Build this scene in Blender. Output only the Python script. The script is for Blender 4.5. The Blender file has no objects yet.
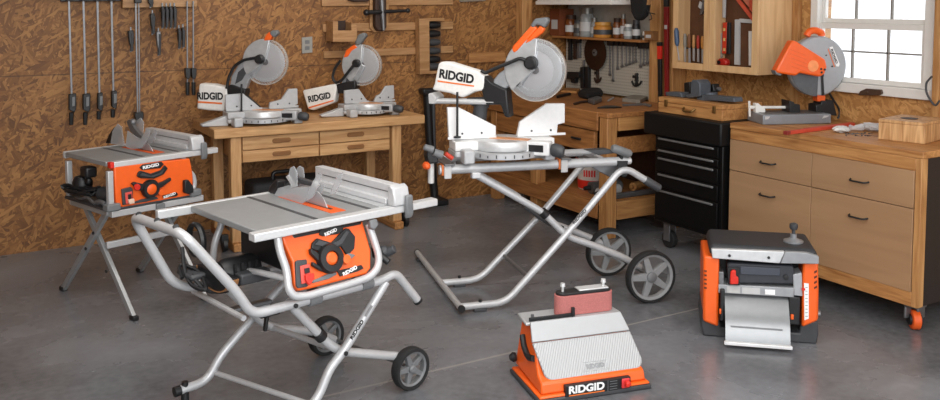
import bpy, bmesh, math, random
from mathutils import Vector, Matrix
random.seed(7)
PI = math.pi
scene = bpy.context.scene
col = scene.collection

# ------------------------------------------------------------------ camera
F_PX, HORIZON, PPX, PPY, CAM_H, YAW = 875.0, 5.0, 470.0, 65.0, 1.66, 30.0
tilt = math.atan((PPY - HORIZON) / F_PX)
yw = math.radians(YAW)
FW = Vector((math.sin(yw) * math.cos(tilt), math.cos(yw) * math.cos(tilt), -math.sin(tilt)))
RT = Vector((math.cos(yw), -math.sin(yw), 0))
UP = RT.cross(FW)
CAM = Vector((0, 0, CAM_H))
cd = bpy.data.cameras.new('camera')
cam = bpy.data.objects.new('camera', cd)
col.objects.link(cam)
cam.location = CAM
cam.rotation_euler = (PI / 2 - tilt, 0, -yw)
cd.sensor_fit = 'HORIZONTAL'
cd.sensor_width = 36.0
cd.lens = 36.0 * F_PX / 940.0
cd.shift_y = (PPY - 200.0) / 940.0
cd.clip_start = 0.05
scene.camera = cam


def ray(x, y):
    return FW * F_PX + RT * (x - PPX) - UP * (y - PPY)


class Pl:
    """vertical or any plane in the room: origin P, axes A (along), B (up), N faces out"""
    def __init__(s, P, A, B=(0, 0, 1)):
        s.P = Vector(P)
        if isinstance(A, (int, float)):
            A = (math.cos(math.radians(A)), math.sin(math.radians(A)), 0)
        s.A = Vector(A).normalized()
        s.B = Vector(B).normalized()
        s.N = s.A.cross(s.B).normalized()

    def ab(s, x, y):
        d = ray(x, y)
        k = (s.P - CAM).dot(s.N) / d.dot(s.N)
        q = CAM + d * k - s.P
        return (q.dot(s.A), q.dot(s.B))

    def poly(s, pts):
        return [s.ab(*p) for p in pts]

    def at(s, a, b, d=0.0):
        return s.P + s.A * a + s.B * b + s.N * d

    def px(s, x, y, d=0.0):
        a, b = s.ab(x, y)
        return s.at(a, b, d)

    def off(s, d):
        q = Pl(s.P + s.N * d, s.A, s.B)
        return q


def floor_pl(z=0.0):
    return Pl((0, 0, z), (1, 0, 0), (0, 1, 0))


def atz(x, y, z):
    return floor_pl(z).px(x, y)


# ------------------------------------------------------------------ materials
MATS = {}


def nodes(name):
    m = bpy.data.materials.new(name)
    m.use_nodes = True
    nt = m.node_tree
    return m, nt, nt.nodes['Principled BSDF']


def lin(c):
    def f(v):
        v /= 255.0
        return v / 12.92 if v <= 0.04045 else ((v + 0.055) / 1.055) ** 2.4
    return (f(c[0]), f(c[1]), f(c[2]), 1)


def mat(name, rgb, rough=0.5, metal=0.0, var=0.08, scale=30.0, bump=0.0, alpha=1.0, coat=0.0, spec=0.5):
    if name in MATS:
        return MATS[name]
    m, nt, b = nodes(name)
    c = lin(rgb)
    tc = nt.nodes.new('ShaderNodeTexCoord')
    nz = nt.nodes.new('ShaderNodeTexNoise')
    nz.inputs['Scale'].default_value = scale
    nz.inputs['Detail'].default_value = 3
    nt.links.new(tc.outputs['Object'], nz.inputs['Vector'])
    cr = nt.nodes.new('ShaderNodeValToRGB')
    cr.color_ramp.elements[0].position = 0.3
    cr.color_ramp.elements[1].position = 0.7
    cr.color_ramp.elements[0].color = (c[0] * (1 - var), c[1] * (1 - var), c[2] * (1 - var), 1)
    cr.color_ramp.elements[1].color = (min(1, c[0] * (1 + var)), min(1, c[1] * (1 + var)), min(1, c[2] * (1 + var)), 1)
    nt.links.new(nz.outputs['Fac'], cr.inputs['Fac'])
    nt.links.new(cr.outputs['Color'], b.inputs['Base Color'])
    b.inputs['Roughness'].default_value = rough
    b.inputs['Metallic'].default_value = metal
    b.inputs['Specular IOR Level'].default_value = spec
    b.inputs['Alpha'].default_value = alpha
    if coat:
        b.inputs['Coat Weight'].default_value = coat
    if bump:
        bp = nt.nodes.new('ShaderNodeBump')
        bp.inputs['Strength'].default_value = bump
        bp.inputs['Distance'].default_value = 0.003
        nt.links.new(nz.outputs['Fac'], bp.inputs['Height'])
        nt.links.new(bp.outputs['Normal'], b.inputs['Normal'])
    MATS[name] = m
    return m


def wood(name, c1, c2, axis='x', rough=0.55, k=1.0):
    if name in MATS:
        return MATS[name]
    m, nt, b = nodes(name)
    tc = nt.nodes.new('ShaderNodeTexCoord')
    mp = nt.nodes.new('ShaderNodeMapping')
    s = {'x': (1.2, 14, 14), 'y': (14, 1.2, 14), 'z': (14, 14, 1.2)}[axis]
    mp.inputs['Scale'].default_value = tuple(v * k for v in s)
    nt.links.new(tc.outputs['Object'], mp.inputs['Vector'])
    nz = nt.nodes.new('ShaderNodeTexNoise')
    nz.inputs['Scale'].default_value = 2.2
    nz.inputs['Detail'].default_value = 5
    nz.inputs['Distortion'].default_value = 1.2
    nt.links.new(mp.outputs['Vector'], nz.inputs['Vector'])
    cr = nt.nodes.new('ShaderNodeValToRGB')
    cr.color_ramp.elements[0].position = 0.32
    cr.color_ramp.elements[1].position = 0.68
    cr.color_ramp.elements[0].color = lin(c1)
    cr.color_ramp.elements[1].color = lin(c2)
    nt.links.new(nz.outputs['Fac'], cr.inputs['Fac'])
    nt.links.new(cr.outputs['Color'], b.inputs['Base Color'])
    b.inputs['Roughness'].default_value = rough
    MATS[name] = m
    return m


def osb(name, swap, dark, mid, light, knots=False):
    """oriented strand board: three layers of randomly coloured, turned flakes"""
    m, nt, b = nodes(name)
    N = nt.nodes.new
    L = nt.links.new
    tc = N('ShaderNodeTexCoord')
    sx = N('ShaderNodeSeparateXYZ')
    L(tc.outputs['Object'], sx.inputs[0])
    cb = N('ShaderNodeCombineXYZ')
    L(sx.outputs['Y' if swap else 'X'], cb.inputs[0])
    L(sx.outputs['Z'], cb.inputs[1])
    wn = N('ShaderNodeTexNoise')
    wn.inputs['Scale'].default_value = 9
    wn.inputs['Detail'].default_value = 2
    L(cb.outputs[0], wn.inputs['Vector'])
    mixv = N('ShaderNodeVectorMath'); mixv.operation = 'MULTIPLY_ADD'
    L(wn.outputs['Color'], mixv.inputs[0])
    mixv.inputs[1].default_value = (0.025, 0.025, 0)
    L(cb.outputs[0], mixv.inputs[2])
    outs = []
    for ang, scl in ((0.15, (12, 62, 1)), (1.05, (11, 54, 1)), (1.9, (14, 70, 1)), (2.65, (13, 66, 1))):
        mp = N('ShaderNodeMapping')
        mp.inputs['Rotation'].default_value = (0, 0, ang)
        L(mixv.outputs[0], mp.inputs['Vector'])
        mp2 = N('ShaderNodeMapping')
        mp2.inputs['Scale'].default_value = scl
        L(mp.outputs[0], mp2.inputs['Vector'])
        vo = N('ShaderNodeTexVoronoi')
        vo.inputs['Scale'].default_value = 1.0
        L(mp2.outputs[0], vo.inputs['Vector'])
        outs.append(vo.outputs['Color'])
    cur = outs[0]
    for i, thr in ((1, 0.5), (2, 0.62), (3, 0.7)):
        sg = N('ShaderNodeSeparateColor'); L(outs[i], sg.inputs[0])
        st = N('ShaderNodeMath'); st.operation = 'GREATER_THAN'
        L(sg.outputs[1], st.inputs[0]); st.inputs[1].default_value = thr
        mx = N('ShaderNodeMix'); mx.data_type = 'RGBA'
        L(st.outputs[0], mx.inputs[0]); L(cur, mx.inputs[6]); L(outs[i], mx.inputs[7])
        cur = mx.outputs[2]
    sp = N('ShaderNodeSeparateColor')
    L(cur, sp.inputs[0])
    fine = N('ShaderNodeTexNoise')
    fine.inputs['Scale'].default_value = 2.2
    fine.inputs['Detail'].default_value = 6
    L(cb.outputs[0], fine.inputs['Vector'])
    ad = N('ShaderNodeMath'); ad.operation = 'MULTIPLY_ADD'
    L(fine.outputs['Fac'], ad.inputs[0]); ad.inputs[1].default_value = 0.6
    ml = N('ShaderNodeMath'); ml.operation = 'MULTIPLY'
    L(sp.outputs[0], ml.inputs[0]); ml.inputs[1].default_value = 0.62
    L(ml.outputs[0], ad.inputs[2])
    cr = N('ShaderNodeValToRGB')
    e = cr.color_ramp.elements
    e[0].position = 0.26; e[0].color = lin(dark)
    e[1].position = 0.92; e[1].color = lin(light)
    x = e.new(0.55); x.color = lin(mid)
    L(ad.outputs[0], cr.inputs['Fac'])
    # panel joint at 1.2 m and every 2.44 m
    jz = N('ShaderNodeMath'); jz.operation = 'SUBTRACT'
    L(sx.outputs['Z'], jz.inputs[0]); jz.inputs[1].default_value = 1.19
    ja = N('ShaderNodeMath'); ja.operation = 'ABSOLUTE'
    L(jz.outputs[0], ja.inputs[0])
    jl = N('ShaderNodeMath'); jl.operation = 'LESS_THAN'
    L(ja.outputs[0], jl.inputs[0]); jl.inputs[1].default_value = 0.004
    jm = N('ShaderNodeMix'); jm.data_type = 'RGBA'
    jf = N('ShaderNodeMath'); jf.operation = 'MULTIPLY'
    L(jl.outputs[0], jf.inputs[0]); jf.inputs[1].default_value = 0.55
    L(jf.outputs[0], jm.inputs[0]); L(cr.outputs[0], jm.inputs[6]); jm.inputs[7].default_value = lin((40, 24, 10))
    L(jm.outputs[2], b.inputs['Base Color'])
    b.inputs['Roughness'].default_value = 0.6
    bp = N('ShaderNodeBump')
    bp.inputs['Strength'].default_value = 0.25
    bp.inputs['Distance'].default_value = 0.002
    L(sp.outputs[0], bp.inputs['Height'])
    L(bp.outputs[0], b.inputs['Normal'])
    return m


def concrete():
    m, nt, b = nodes('polished_concrete')
    N = nt.nodes.new
    L = nt.links.new
    tc = N('ShaderNodeTexCoord')
    n1 = N('ShaderNodeTexNoise'); n1.inputs['Scale'].default_value = 1.3; n1.inputs['Detail'].default_value = 8; n1.inputs['Roughness'].default_value = 0.55; n1.inputs['Distortion'].default_value = 0.3
    n2 = N('ShaderNodeTexNoise'); n2.inputs['Scale'].default_value = 26; n2.inputs['Detail'].default_value = 4
    L(tc.outputs['Object'], n1.inputs['Vector']); L(tc.outputs['Object'], n2.inputs['Vector'])
    mx = N('ShaderNodeMath'); mx.operation = 'MULTIPLY_ADD'
    L(n2.outputs['Fac'], mx.inputs[0]); mx.inputs[1].default_value = 0.25; L(n1.outputs['Fac'], mx.inputs[2])
    cr = N('ShaderNodeValToRGB')
    e = cr.color_ramp.elements
    e[0].position = 0.40; e[0].color = lin((82, 83, 86))
    e[1].position = 0.84; e[1].color = lin((136, 138, 143))
    L(mx.outputs[0], cr.inputs[0])
    # saw-cut control joint across the slab at y = 3.44
    sx = N('ShaderNodeSeparateXYZ'); L(tc.outputs['Object'], sx.inputs[0])
    a = N('ShaderNodeMath'); a.operation = 'SUBTRACT'; L(sx.outputs['Y'], a.inputs[0]); a.inputs[1].default_value = 3.44
    c = N('ShaderNodeMath'); c.operation = 'ABSOLUTE'; L(a.outputs[0], c.inputs[0])
    d = N('ShaderNodeMath'); d.operation = 'LESS_THAN'; L(c.outputs[0], d.inputs[0]); d.inputs[1].default_value = 0.007
    f = N('ShaderNodeMath'); f.operation = 'MULTIPLY'; L(d.outputs[0], f.inputs[0]); f.inputs[1].default_value = 0.55
    mm = N('ShaderNodeMix'); mm.data_type = 'RGBA'
    L(f.outputs[0], mm.inputs[0]); L(cr.outputs[0], mm.inputs[6]); mm.inputs[7].default_value = lin((170, 166, 160))
    L(mm.outputs[2], b.inputs['Base Color'])
    rr = N('ShaderNodeMapRange'); L(n1.outputs['Fac'], rr.inputs[0])
    rr.inputs[3].default_value = 0.15; rr.inputs[4].default_value = 0.38
    L(rr.outputs[0], b.inputs['Roughness'])
    bp = N('ShaderNodeBump'); bp.inputs['Strength'].default_value = 0.06; bp.inputs['Distance'].default_value = 0.004
    L(n2.outputs['Fac'], bp.inputs['Height']); L(bp.outputs[0], b.inputs['Normal'])
    return m


def clear(name, rgb, alpha, rough=0.12):
    m, nt, b = nodes(name)
    b.inputs['Base Color'].default_value = lin(rgb)
    b.inputs['Roughness'].default_value = rough
    fr = nt.nodes.new('ShaderNodeLayerWeight')
    fr.inputs['Blend'].default_value = 0.35
    mr = nt.nodes.new('ShaderNodeMapRange')
    mr.inputs[3].default_value = alpha
    mr.inputs[4].default_value = min(1, alpha + 0.4)
    nt.links.new(fr.outputs['Facing'], mr.inputs[0])
    nt.links.new(mr.outputs[0], b.inputs['Alpha'])
    return m


def pegmat():
    m, nt, b = nodes('pegboard_white')
    N = nt.nodes.new
    L = nt.links.new
    tc = N('ShaderNodeTexCoord')
    sx = N('ShaderNodeSeparateXYZ'); L(tc.outputs['Object'], sx.inputs[0])
    def frac(o):
        q = N('ShaderNodeMath'); q.operation = 'MULTIPLY'; L(o, q.inputs[0]); q.inputs[1].default_value = 1 / 0.0254
        r = N('ShaderNodeMath'); r.operation = 'FRACT'; L(q.outputs[0], r.inputs[0])
        t = N('ShaderNodeMath'); t.operation = 'SUBTRACT'; L(r.outputs[0], t.inputs[0]); t.inputs[1].default_value = 0.5
        u = N('ShaderNodeMath'); u.operation = 'MULTIPLY'; L(t.outputs[0], u.inputs[0]); L(t.outputs[0], u.inputs[1])
        return u.outputs[0]
    ad = N('ShaderNodeMath'); ad.operation = 'ADD'
    L(frac(sx.outputs['Y']), ad.inputs[0]); L(frac(sx.outputs['Z']), ad.inputs[1])
    lt = N('ShaderNodeMath'); lt.operation = 'LESS_THAN'; L(ad.outputs[0], lt.inputs[0]); lt.inputs[1].default_value = 0.028
    mx = N('ShaderNodeMix'); mx.data_type = 'RGBA'
    L(lt.outputs[0], mx.inputs[0]); mx.inputs[6].default_value = lin((178, 172, 160)); mx.inputs[7].default_value = lin((40, 34, 30))
    L(mx.outputs[2], b.inputs['Base Color'])
    b.inputs['Roughness'].default_value = 0.5
    return m


ORANGE = mat('orange_plastic', (240, 98, 26), 0.42, 0, 0.03, coat=0.15)
ORANGE_D = mat('orange_dull', (226, 92, 30), 0.5, 0, 0.05)
SILVER = mat('brushed_silver', (212, 213, 214), 0.36, 0.35, 0.03, 60)
TUBE = mat('aluminium_tube', (190, 191, 193), 0.34, 0.25, 0.03, 50)
CAST = mat('cast_aluminium', (184, 185, 187), 0.42, 0.25, 0.05, 40)
CASTW = mat('pale_cast_metal', (228, 228, 228), 0.45, 0.1, 0.03, 40)
TABLE_M = mat('table_aluminium', (150, 152, 153), 0.42, 0.25, 0.04, 25)
STEEL = mat('blade_steel', (192, 194, 198), 0.33, 0.5, 0.03, 12)
GREYP = mat('grey_plastic', (112, 114, 116), 0.5, 0, 0.06)
DGREY = mat('dark_grey_plastic', (62, 63, 66), 0.5, 0, 0.08)
BLACK = mat('black_plastic', (26, 26, 28), 0.45, 0, 0.15)
RUBBER = mat('black_rubber', (30, 30, 31), 0.75, 0, 0.2, bump=0.2)
STEELBLK = mat('black_painted_steel', (9, 9, 10), 0.45, 0, 0.1, spec=.25)
WHITE = mat('white_paint', (225, 223, 218), 0.5, 0, 0.02)
CLOTH = mat('white_bag_cloth', (236, 234, 230), 0.8, 0, 0.04, 60, bump=0.15)
RED = mat('red_plastic', (214, 44, 30), 0.45, 0, 0.05)
BELT = mat('pink_abrasive', (178, 108, 104), 0.9, 0, 0.12, 220, bump=0.3)
INK = mat('black_ink', (18, 18, 20), 0.6)
INKW = mat('white_ink', (240, 240, 240), 0.6)
OLINE = mat('orange_ink', (236, 120, 50), 0.6)
LGREY = mat('light_grey_paint', (190, 190, 190), 0.5, 0, 0.03)
BROWNDK = mat('dark_brown', (52, 30, 18), 0.6, 0, 0.25, 12)
IRON = mat('blue_grey_iron', (86, 92, 100), 0.5, 0.3, 0.12)
GREYST = mat('dull_steel', (120, 120, 122), 0.4, 0.6, 0.12)
CLEAR = clear('clear_plastic', (196, 201, 206), 0.2)
GUARD = clear('guard_plastic', (196, 200, 204), 0.28, .1)
SMOKE = clear('smoke_plastic', (176, 178, 180), 0.42)
CLEAR2 = clear('thin_clear_plastic', (210, 212, 214), 0.16)
CLEARW = clear('clear_wrap', (225, 228, 232), 0.45, 0.2)
MAPLE = wood('pale_maple', (176, 128, 80), (208, 166, 116), 'x')
MAPLE_Z = wood('pale_maple_upright', (176, 128, 80), (208, 166, 116), 'z')
PINE_X = wood('pine_x', (150, 100, 54), (192, 142, 88), 'x')
PINE_Y = wood('pine_y', (150, 98, 52), (196, 144, 88), 'y')
PINE_Z = wood('pine_z', (158, 108, 60), (200, 152, 98), 'z')
CLEAT = wood('cleat_wood', (150, 108, 66), (184, 142, 98), 'x')
PLY = wood('birch_ply', (200, 156, 108), (222, 184, 136), 'z', k=0.5)
MDF = wood('tan_mdf', (156, 121, 88), (170, 134, 99), 'y', k=0.25)
BENCHW = wood('old_bench_wood', (132, 84, 44), (178, 122, 70), 'y')
BENCHZ = wood('old_bench_wood_upright', (150, 100, 54), (190, 138, 84), 'z')
BLOCKW = wood('block_wood', (160, 112, 66), (214, 172, 122), 'z')

# ------------------------------------------------------------------ mesh builder


class MB:
    def __init__(s, M=None):
        s.bm = bmesh.new()
        s.M = M or Matrix.Identity(4)

    def _v(s, p):
        return s.bm.verts.new(s.M @ Vector(p))

    def _face(s, vs):
        try:
            return s.bm.faces.new(vs)
        except ValueError:
            return None

    def box(s, x0, x1, y0, y1, z0, z1, tr=None):
        c = [(x, y, z) for x in (x0, x1) for y in (y0, y1) for z in (z0, z1)]
        if tr:
            c = [tr @ Vector(p) for p in c]
        v = [s._v(p) for p in c]
        for f in ((0, 1, 3, 2), (4, 6, 7, 5), (0, 4, 5, 1), (2, 3, 7, 6), (0, 2, 6, 4), (1, 5, 7, 3)):
            s._face([v[i] for i in f])
        return s

    def prism(s, pts, fn, d0, d1):
        """extrude a 2-D outline; fn(a,b,d) -> point"""
        A = [s._v(fn(a, b, d0)) for a, b in pts]
        B = [s._v(fn(a, b, d1)) for a, b in pts]
        s._face(A[::-1])
        s._face(B)
        n = len(pts)
        for i in range(n):
            s._face([A[i], A[(i + 1) % n], B[(i + 1) % n], B[i]])
        return s

    def pp(s, pl, pts, d0, d1, zmin=None):
        ab = pl.poly(pts)
        if zmin is not None:
            ab = [(a, max(b, zmin - pl.P.z)) for a, b in ab]
        return s.prism(ab, pl.at, d0, d1)

    def cyl(s, p0, p1, r0, r1=None, n=16):
        return s.sweep([Vector(p0), Vector(p1)], [r0, r0 if r1 is None else r1], n)

    def sweep(s, pts, rad, n=10):
        pts = [Vector(p) for p in pts]
        if not isinstance(rad, (list, tuple)):
            rad = [rad] * len(pts)
        t0 = (pts[1] - pts[0]).normalized()
        ref = Vector((0, 0, 1)) if abs(t0.z) < 0.9 else Vector((1, 0, 0))
        u = t0.cross(ref).normalized()
        rings = []
        for i, p in enumerate(pts):
            if i == 0:
                t = t0
            elif i == len(pts) - 1:
                t = (pts[-1] - pts[-2]).normalized()
            else:
                t = ((pts[i + 1] - p).normalized() + (p - pts[i - 1]).normalized())
                t = t.normalized() if t.length > 1e-6 else (pts[i + 1] - p).normalized()
            u = (u - t * u.dot(t))
            u = u.normalized() if u.length > 1e-6 else t.orthogonal().normalized()
            w = t.cross(u)
            rings.append([s._v(p + (u * math.cos(2 * PI * k / n) + w * math.sin(2 * PI * k / n)) * rad[i]) for k in range(n)])
        for a, b in zip(rings, rings[1:]):
            for k in range(n):
                s._face([a[k], a[(k + 1) % n], b[(k + 1) % n], b[k]])
        s._face(rings[0][::-1])
        s._face(rings[-1])
        return s

    def tube(s, pts, r, bend=0.05, n=10, steps=5):
        pts = [Vector(p) for p in pts]
        out = [pts[0]]
        for i in range(1, len(pts) - 1):
            a, p, b = pts[i - 1], pts[i], pts[i + 1]
            k = min(bend, (a - p).length * 0.45, (b - p).length * 0.45)
            q0 = p + (a - p).normalized() * k
            q1 = p + (b - p).normalized() * k
            for j in range(steps + 1):
                t = j / steps
                out.append(q0 * (1 - t) ** 2 + p * 2 * t * (1 - t) + q1 * t * t)
        out.append(pts[-1])
        return s.sweep(out, r, n)

    def lathe(s, prof, org, axis, n=28, a0=0.0, a1=2 * PI, ref=None):
        """profile (r, h) about an axis through org"""
        org = Vector(org)
        ax = Vector(axis).normalized()
        u = Vector(ref).normalized() if ref else ax.orthogonal().normalized()
        u = (u - ax * u.dot(ax)).normalized()
        w = ax.cross(u)
        full = abs(a1 - a0 - 2 * PI) < 1e-6
        m = n if full else n + 1
        rings = []
        for r, h in prof:
            if r < 1e-6 and full:
                rings.append([s._v(org + ax * h)])
            else:
                rings.append([s._v(org + ax * h + (u * math.cos(a0 + (a1 - a0) * k / n) + w * math.sin(a0 + (a1 - a0) * k / n)) * r) for k in range(m)])
        for a, b in zip(rings, rings[1:]):
            for k in range(n):
                k2 = (k + 1) % m
                if len(a) == 1 and len(b) == 1:
                    continue
                if len(a) == 1:
                    s._face([a[0], b[k], b[k2]])
                elif len(b) == 1:
                    s._face([a[k], b[0], a[k2]])
                else:
                    s._face([a[k], b[k], b[k2], a[k2]])
        if not full:
            s._face([r[0] for r in rings])
            s._face([r[-1] for r in rings][::-1])
        return s

    def ball(s, c, r, sx=1, sy=1, sz=1, n=14):
        c = Vector(c)
        rings = []
        h = n // 2
        for i in range(h + 1):
            th = PI * i / h
            if i in (0, h):
                rings.append([s._v(c + Vector((0, 0, r * sz * math.cos(th))))])
            else:
                rings.append([s._v(c + Vector((r * sx * math.sin(th) * math.cos(2 * PI * k / n), r * sy * math.sin(th) * math.sin(2 * PI * k / n), r * sz * math.cos(th)))) for k in range(n)])
        for a, b in zip(rings, rings[1:]):
            for k in range(n):
                k2 = (k + 1) % n
                if len(a) == 1:
                    s._face([a[0], b[k], b[k2]])
                elif len(b) == 1:
                    s._face([a[k], b[0], a[k2]])
                else:
                    s._face([a[k], b[k], b[k2], a[k2]])
        return s

    def build(s, name, m, parent=None, bevel=0.0, seg=2, sharp=35, subd=0):
        """geometry was made in room coordinates; it is moved into the parent's space"""
        bmesh.ops.recalc_face_normals(s.bm, faces=s.bm.faces[:])
        me = bpy.data.meshes.new(name)
        if parent is not None:
            inv = WORLD[parent.name].inverted()
            bmesh.ops.transform(s.bm, matrix=inv, verts=s.bm.verts[:])
        s.bm.to_mesh(me)
        s.bm.free()
        me.materials.append(m)
        for p in me.polygons:
            p.use_smooth = True
        me.set_sharp_from_angle(angle=math.radians(sharp))
        o = bpy.data.objects.new(name, me)
        col.objects.link(o)
        if parent is not None:
            o.parent = parent
            WORLD[o.name] = WORLD[parent.name]
        else:
            WORLD[o.name] = Matrix.Identity(4)
        if subd:
            md = o.modifiers.new('subdivision', 'SUBSURF')
            md.levels = md.render_levels = subd
        if bevel:
            md = o.modifiers.new('bevel', 'BEVEL')
            md.width = bevel
            md.segments = seg
            md.limit_method = 'ANGLE'
            md.angle_limit = math.radians(40)
        return o


WORLD = {}


def thing(name, label, cat, loc=(0, 0, 0), rot=0.0, group=None):
    o = bpy.data.objects.new(name, None)
    o.empty_display_size = 0.1
    col.objects.link(o)
    o.location = loc
    o.rotation_euler = (0, 0, math.radians(rot))
    WORLD[o.name] = Matrix.Translation(Vector(loc)) @ Matrix.Rotation(math.radians(rot), 4, 'Z')
    return tag(o, label, cat, group)


def tag(o, label, cat, group=None, kind=None):
    o['label'] = label
    o['category'] = cat
    if group:
        o['group'] = group
    if kind:
        o['kind'] = kind
    return o


def base_origin(o):
    """put a single-mesh thing's origin at its own base"""
    me = o.data
    xs = [v.co for v in me.vertices]
    c = Vector(((min(v.x for v in xs) + max(v.x for v in xs)) / 2, (min(v.y for v in xs) + max(v.y for v in xs)) / 2, min(v.z for v in xs)))
    me.transform(Matrix.Translation(-c))
    o.location = c
    return o


def single(mb, name, m, label, cat, group=None, bevel=0.0, **k):
    o = mb.build(name, m, None, bevel, **k)
    base_origin(o)
    return tag(o, label, cat, group)


def struct(o):
    o['kind'] = 'structure'
    return o


def dup(root, loc=None, rot=None, label=None, group=None):
    r = root.copy()
    col.objects.link(r)
    if loc is not None:
        r.location = loc
    if rot is not None:
        r.rotation_euler = (0, 0, math.radians(rot))
    if label:
        r['label'] = label
    if group:
        r['group'] = group
    for ch in list(root.children):
        c = ch.copy()
        col.objects.link(c)
        c.parent = r
        for g in ch.children:
            d = g.copy()
            col.objects.link(d)
            d.parent = c
    return r


def text(word, pl, cx, cy, width, m, parent, d=0.002, height=None, rotdeg=0.0, name='lettering', bold=0.04, ab=None, squash=1.0):
    """flat lettering on plane pl, centred at pixel (cx,cy) of that plane or at ab"""
    cu = bpy.data.curves.new(name, 'FONT')
    cu.body = word
    cu.align_x = 'CENTER'
    cu.align_y = 'CENTER'
    cu.offset = bold
    cu.extrude = 0.004
    o = bpy.data.objects.new('tmp_text', cu)
    col.objects.link(o)
    dg = bpy.context.evaluated_depsgraph_get()
    me = bpy.data.meshes.new_from_object(o.evaluated_get(dg), depsgraph=dg)
    bpy.data.objects.remove(o)
    xs = [v.co.x for v in me.vertices]
    ys = [v.co.y for v in me.vertices]
    w = max(xs) - min(xs)
    h = max(ys) - min(ys)
    mx, my = (max(xs) + min(xs)) / 2, (max(ys) + min(ys)) / 2
    k = width / w
    ky = (height / h) if height else k
    a0, b0 = ab if ab else pl.off(d).ab(cx, cy)
    c, s_ = math.cos(math.radians(rotdeg)), math.sin(math.radians(rotdeg))
    inv = WORLD[parent.name].inverted()
    for v in me.vertices:
        x, y, z = (v.co.x - mx) * k, (v.co.y - my) * ky, v.co.z * 0.2
        v.co = inv @ pl.at(a0 + c * x - s_ * y, b0 + s_ * x + c * y, d + z * 0.5)
    me.materials.clear()
    me.materials.append(m)
    o = bpy.data.objects.new(name, me)
    col.objects.link(o)
    o.parent = parent
    WORLD[o.name] = WORLD[parent.name]
    return o


def arc(cx, cy, r, a0, a1, n=16):
    return [(cx + r * math.cos(math.radians(a0 + (a1 - a0) * i / n)), cy + r * math.sin(math.radians(a0 + (a1 - a0) * i / n))) for i in range(n + 1)]

# ------------------------------------------------------------------ the room
YW, XW = 6.5, 4.8
CEIL = 2.75
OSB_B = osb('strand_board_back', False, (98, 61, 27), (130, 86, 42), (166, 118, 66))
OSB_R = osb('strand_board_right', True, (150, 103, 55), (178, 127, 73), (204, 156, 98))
PLAIN = mat('painted_ceiling', (205, 200, 192), 0.8, 0, 0.03)
BP = Pl((0, YW, 0), (1, 0, 0))            # back wall plane
RP = Pl((XW, 0, 0), (0, -1, 0))           # right wall plane, a = -y


def X_(X):
    return Pl((X, 0, 0), (0, -1, 0))


def Y_(Y):
    return Pl((0, Y, 0), (1, 0, 0))


def wmesh(name, boxes, m):
    mb = MB()
    for b in boxes:
        mb.box(*b)
    return struct(mb.build(name, m))


wmesh('floor', [(-2.6, 5.6, -1.6, YW + 0.15, -0.1, 0)], concrete())
wmesh('ceiling', [(-2.6, 5.6, -0.6, YW + 0.15, CEIL, CEIL + 0.1)], PLAIN)
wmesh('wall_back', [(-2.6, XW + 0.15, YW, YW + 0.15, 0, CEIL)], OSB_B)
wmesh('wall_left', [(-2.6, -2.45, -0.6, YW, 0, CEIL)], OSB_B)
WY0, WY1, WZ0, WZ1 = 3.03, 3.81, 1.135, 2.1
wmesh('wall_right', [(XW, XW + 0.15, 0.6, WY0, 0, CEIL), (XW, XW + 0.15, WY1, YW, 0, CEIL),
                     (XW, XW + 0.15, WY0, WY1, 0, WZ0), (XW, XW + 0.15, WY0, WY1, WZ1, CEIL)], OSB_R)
# stud posts on the walls
mb = MB(); mb.box(4.22, 4.33, 6.40, 6.495, 0.0, CEIL)
struct(mb.build('trim_1', PINE_Z, None, 0.004))
mb = MB(); mb.box(4.66, 4.795, 5.13, 5.25, 0.0, CEIL)
struct(mb.build('trim_2', PINE_Z, None, 0.004))
mb = MB(); mb.box(4.66, 4.795, 4.98, 5.08, 0.0, CEIL)
struct(mb.build('trim_3', PINE_Z, None, 0.004))
mb = MB(); mb.box(4.765, 4.798, 3.92, 3.975, 0.93, CEIL)
struct(mb.build('trim_4', PINE_Z, None, 0.003))

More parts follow.
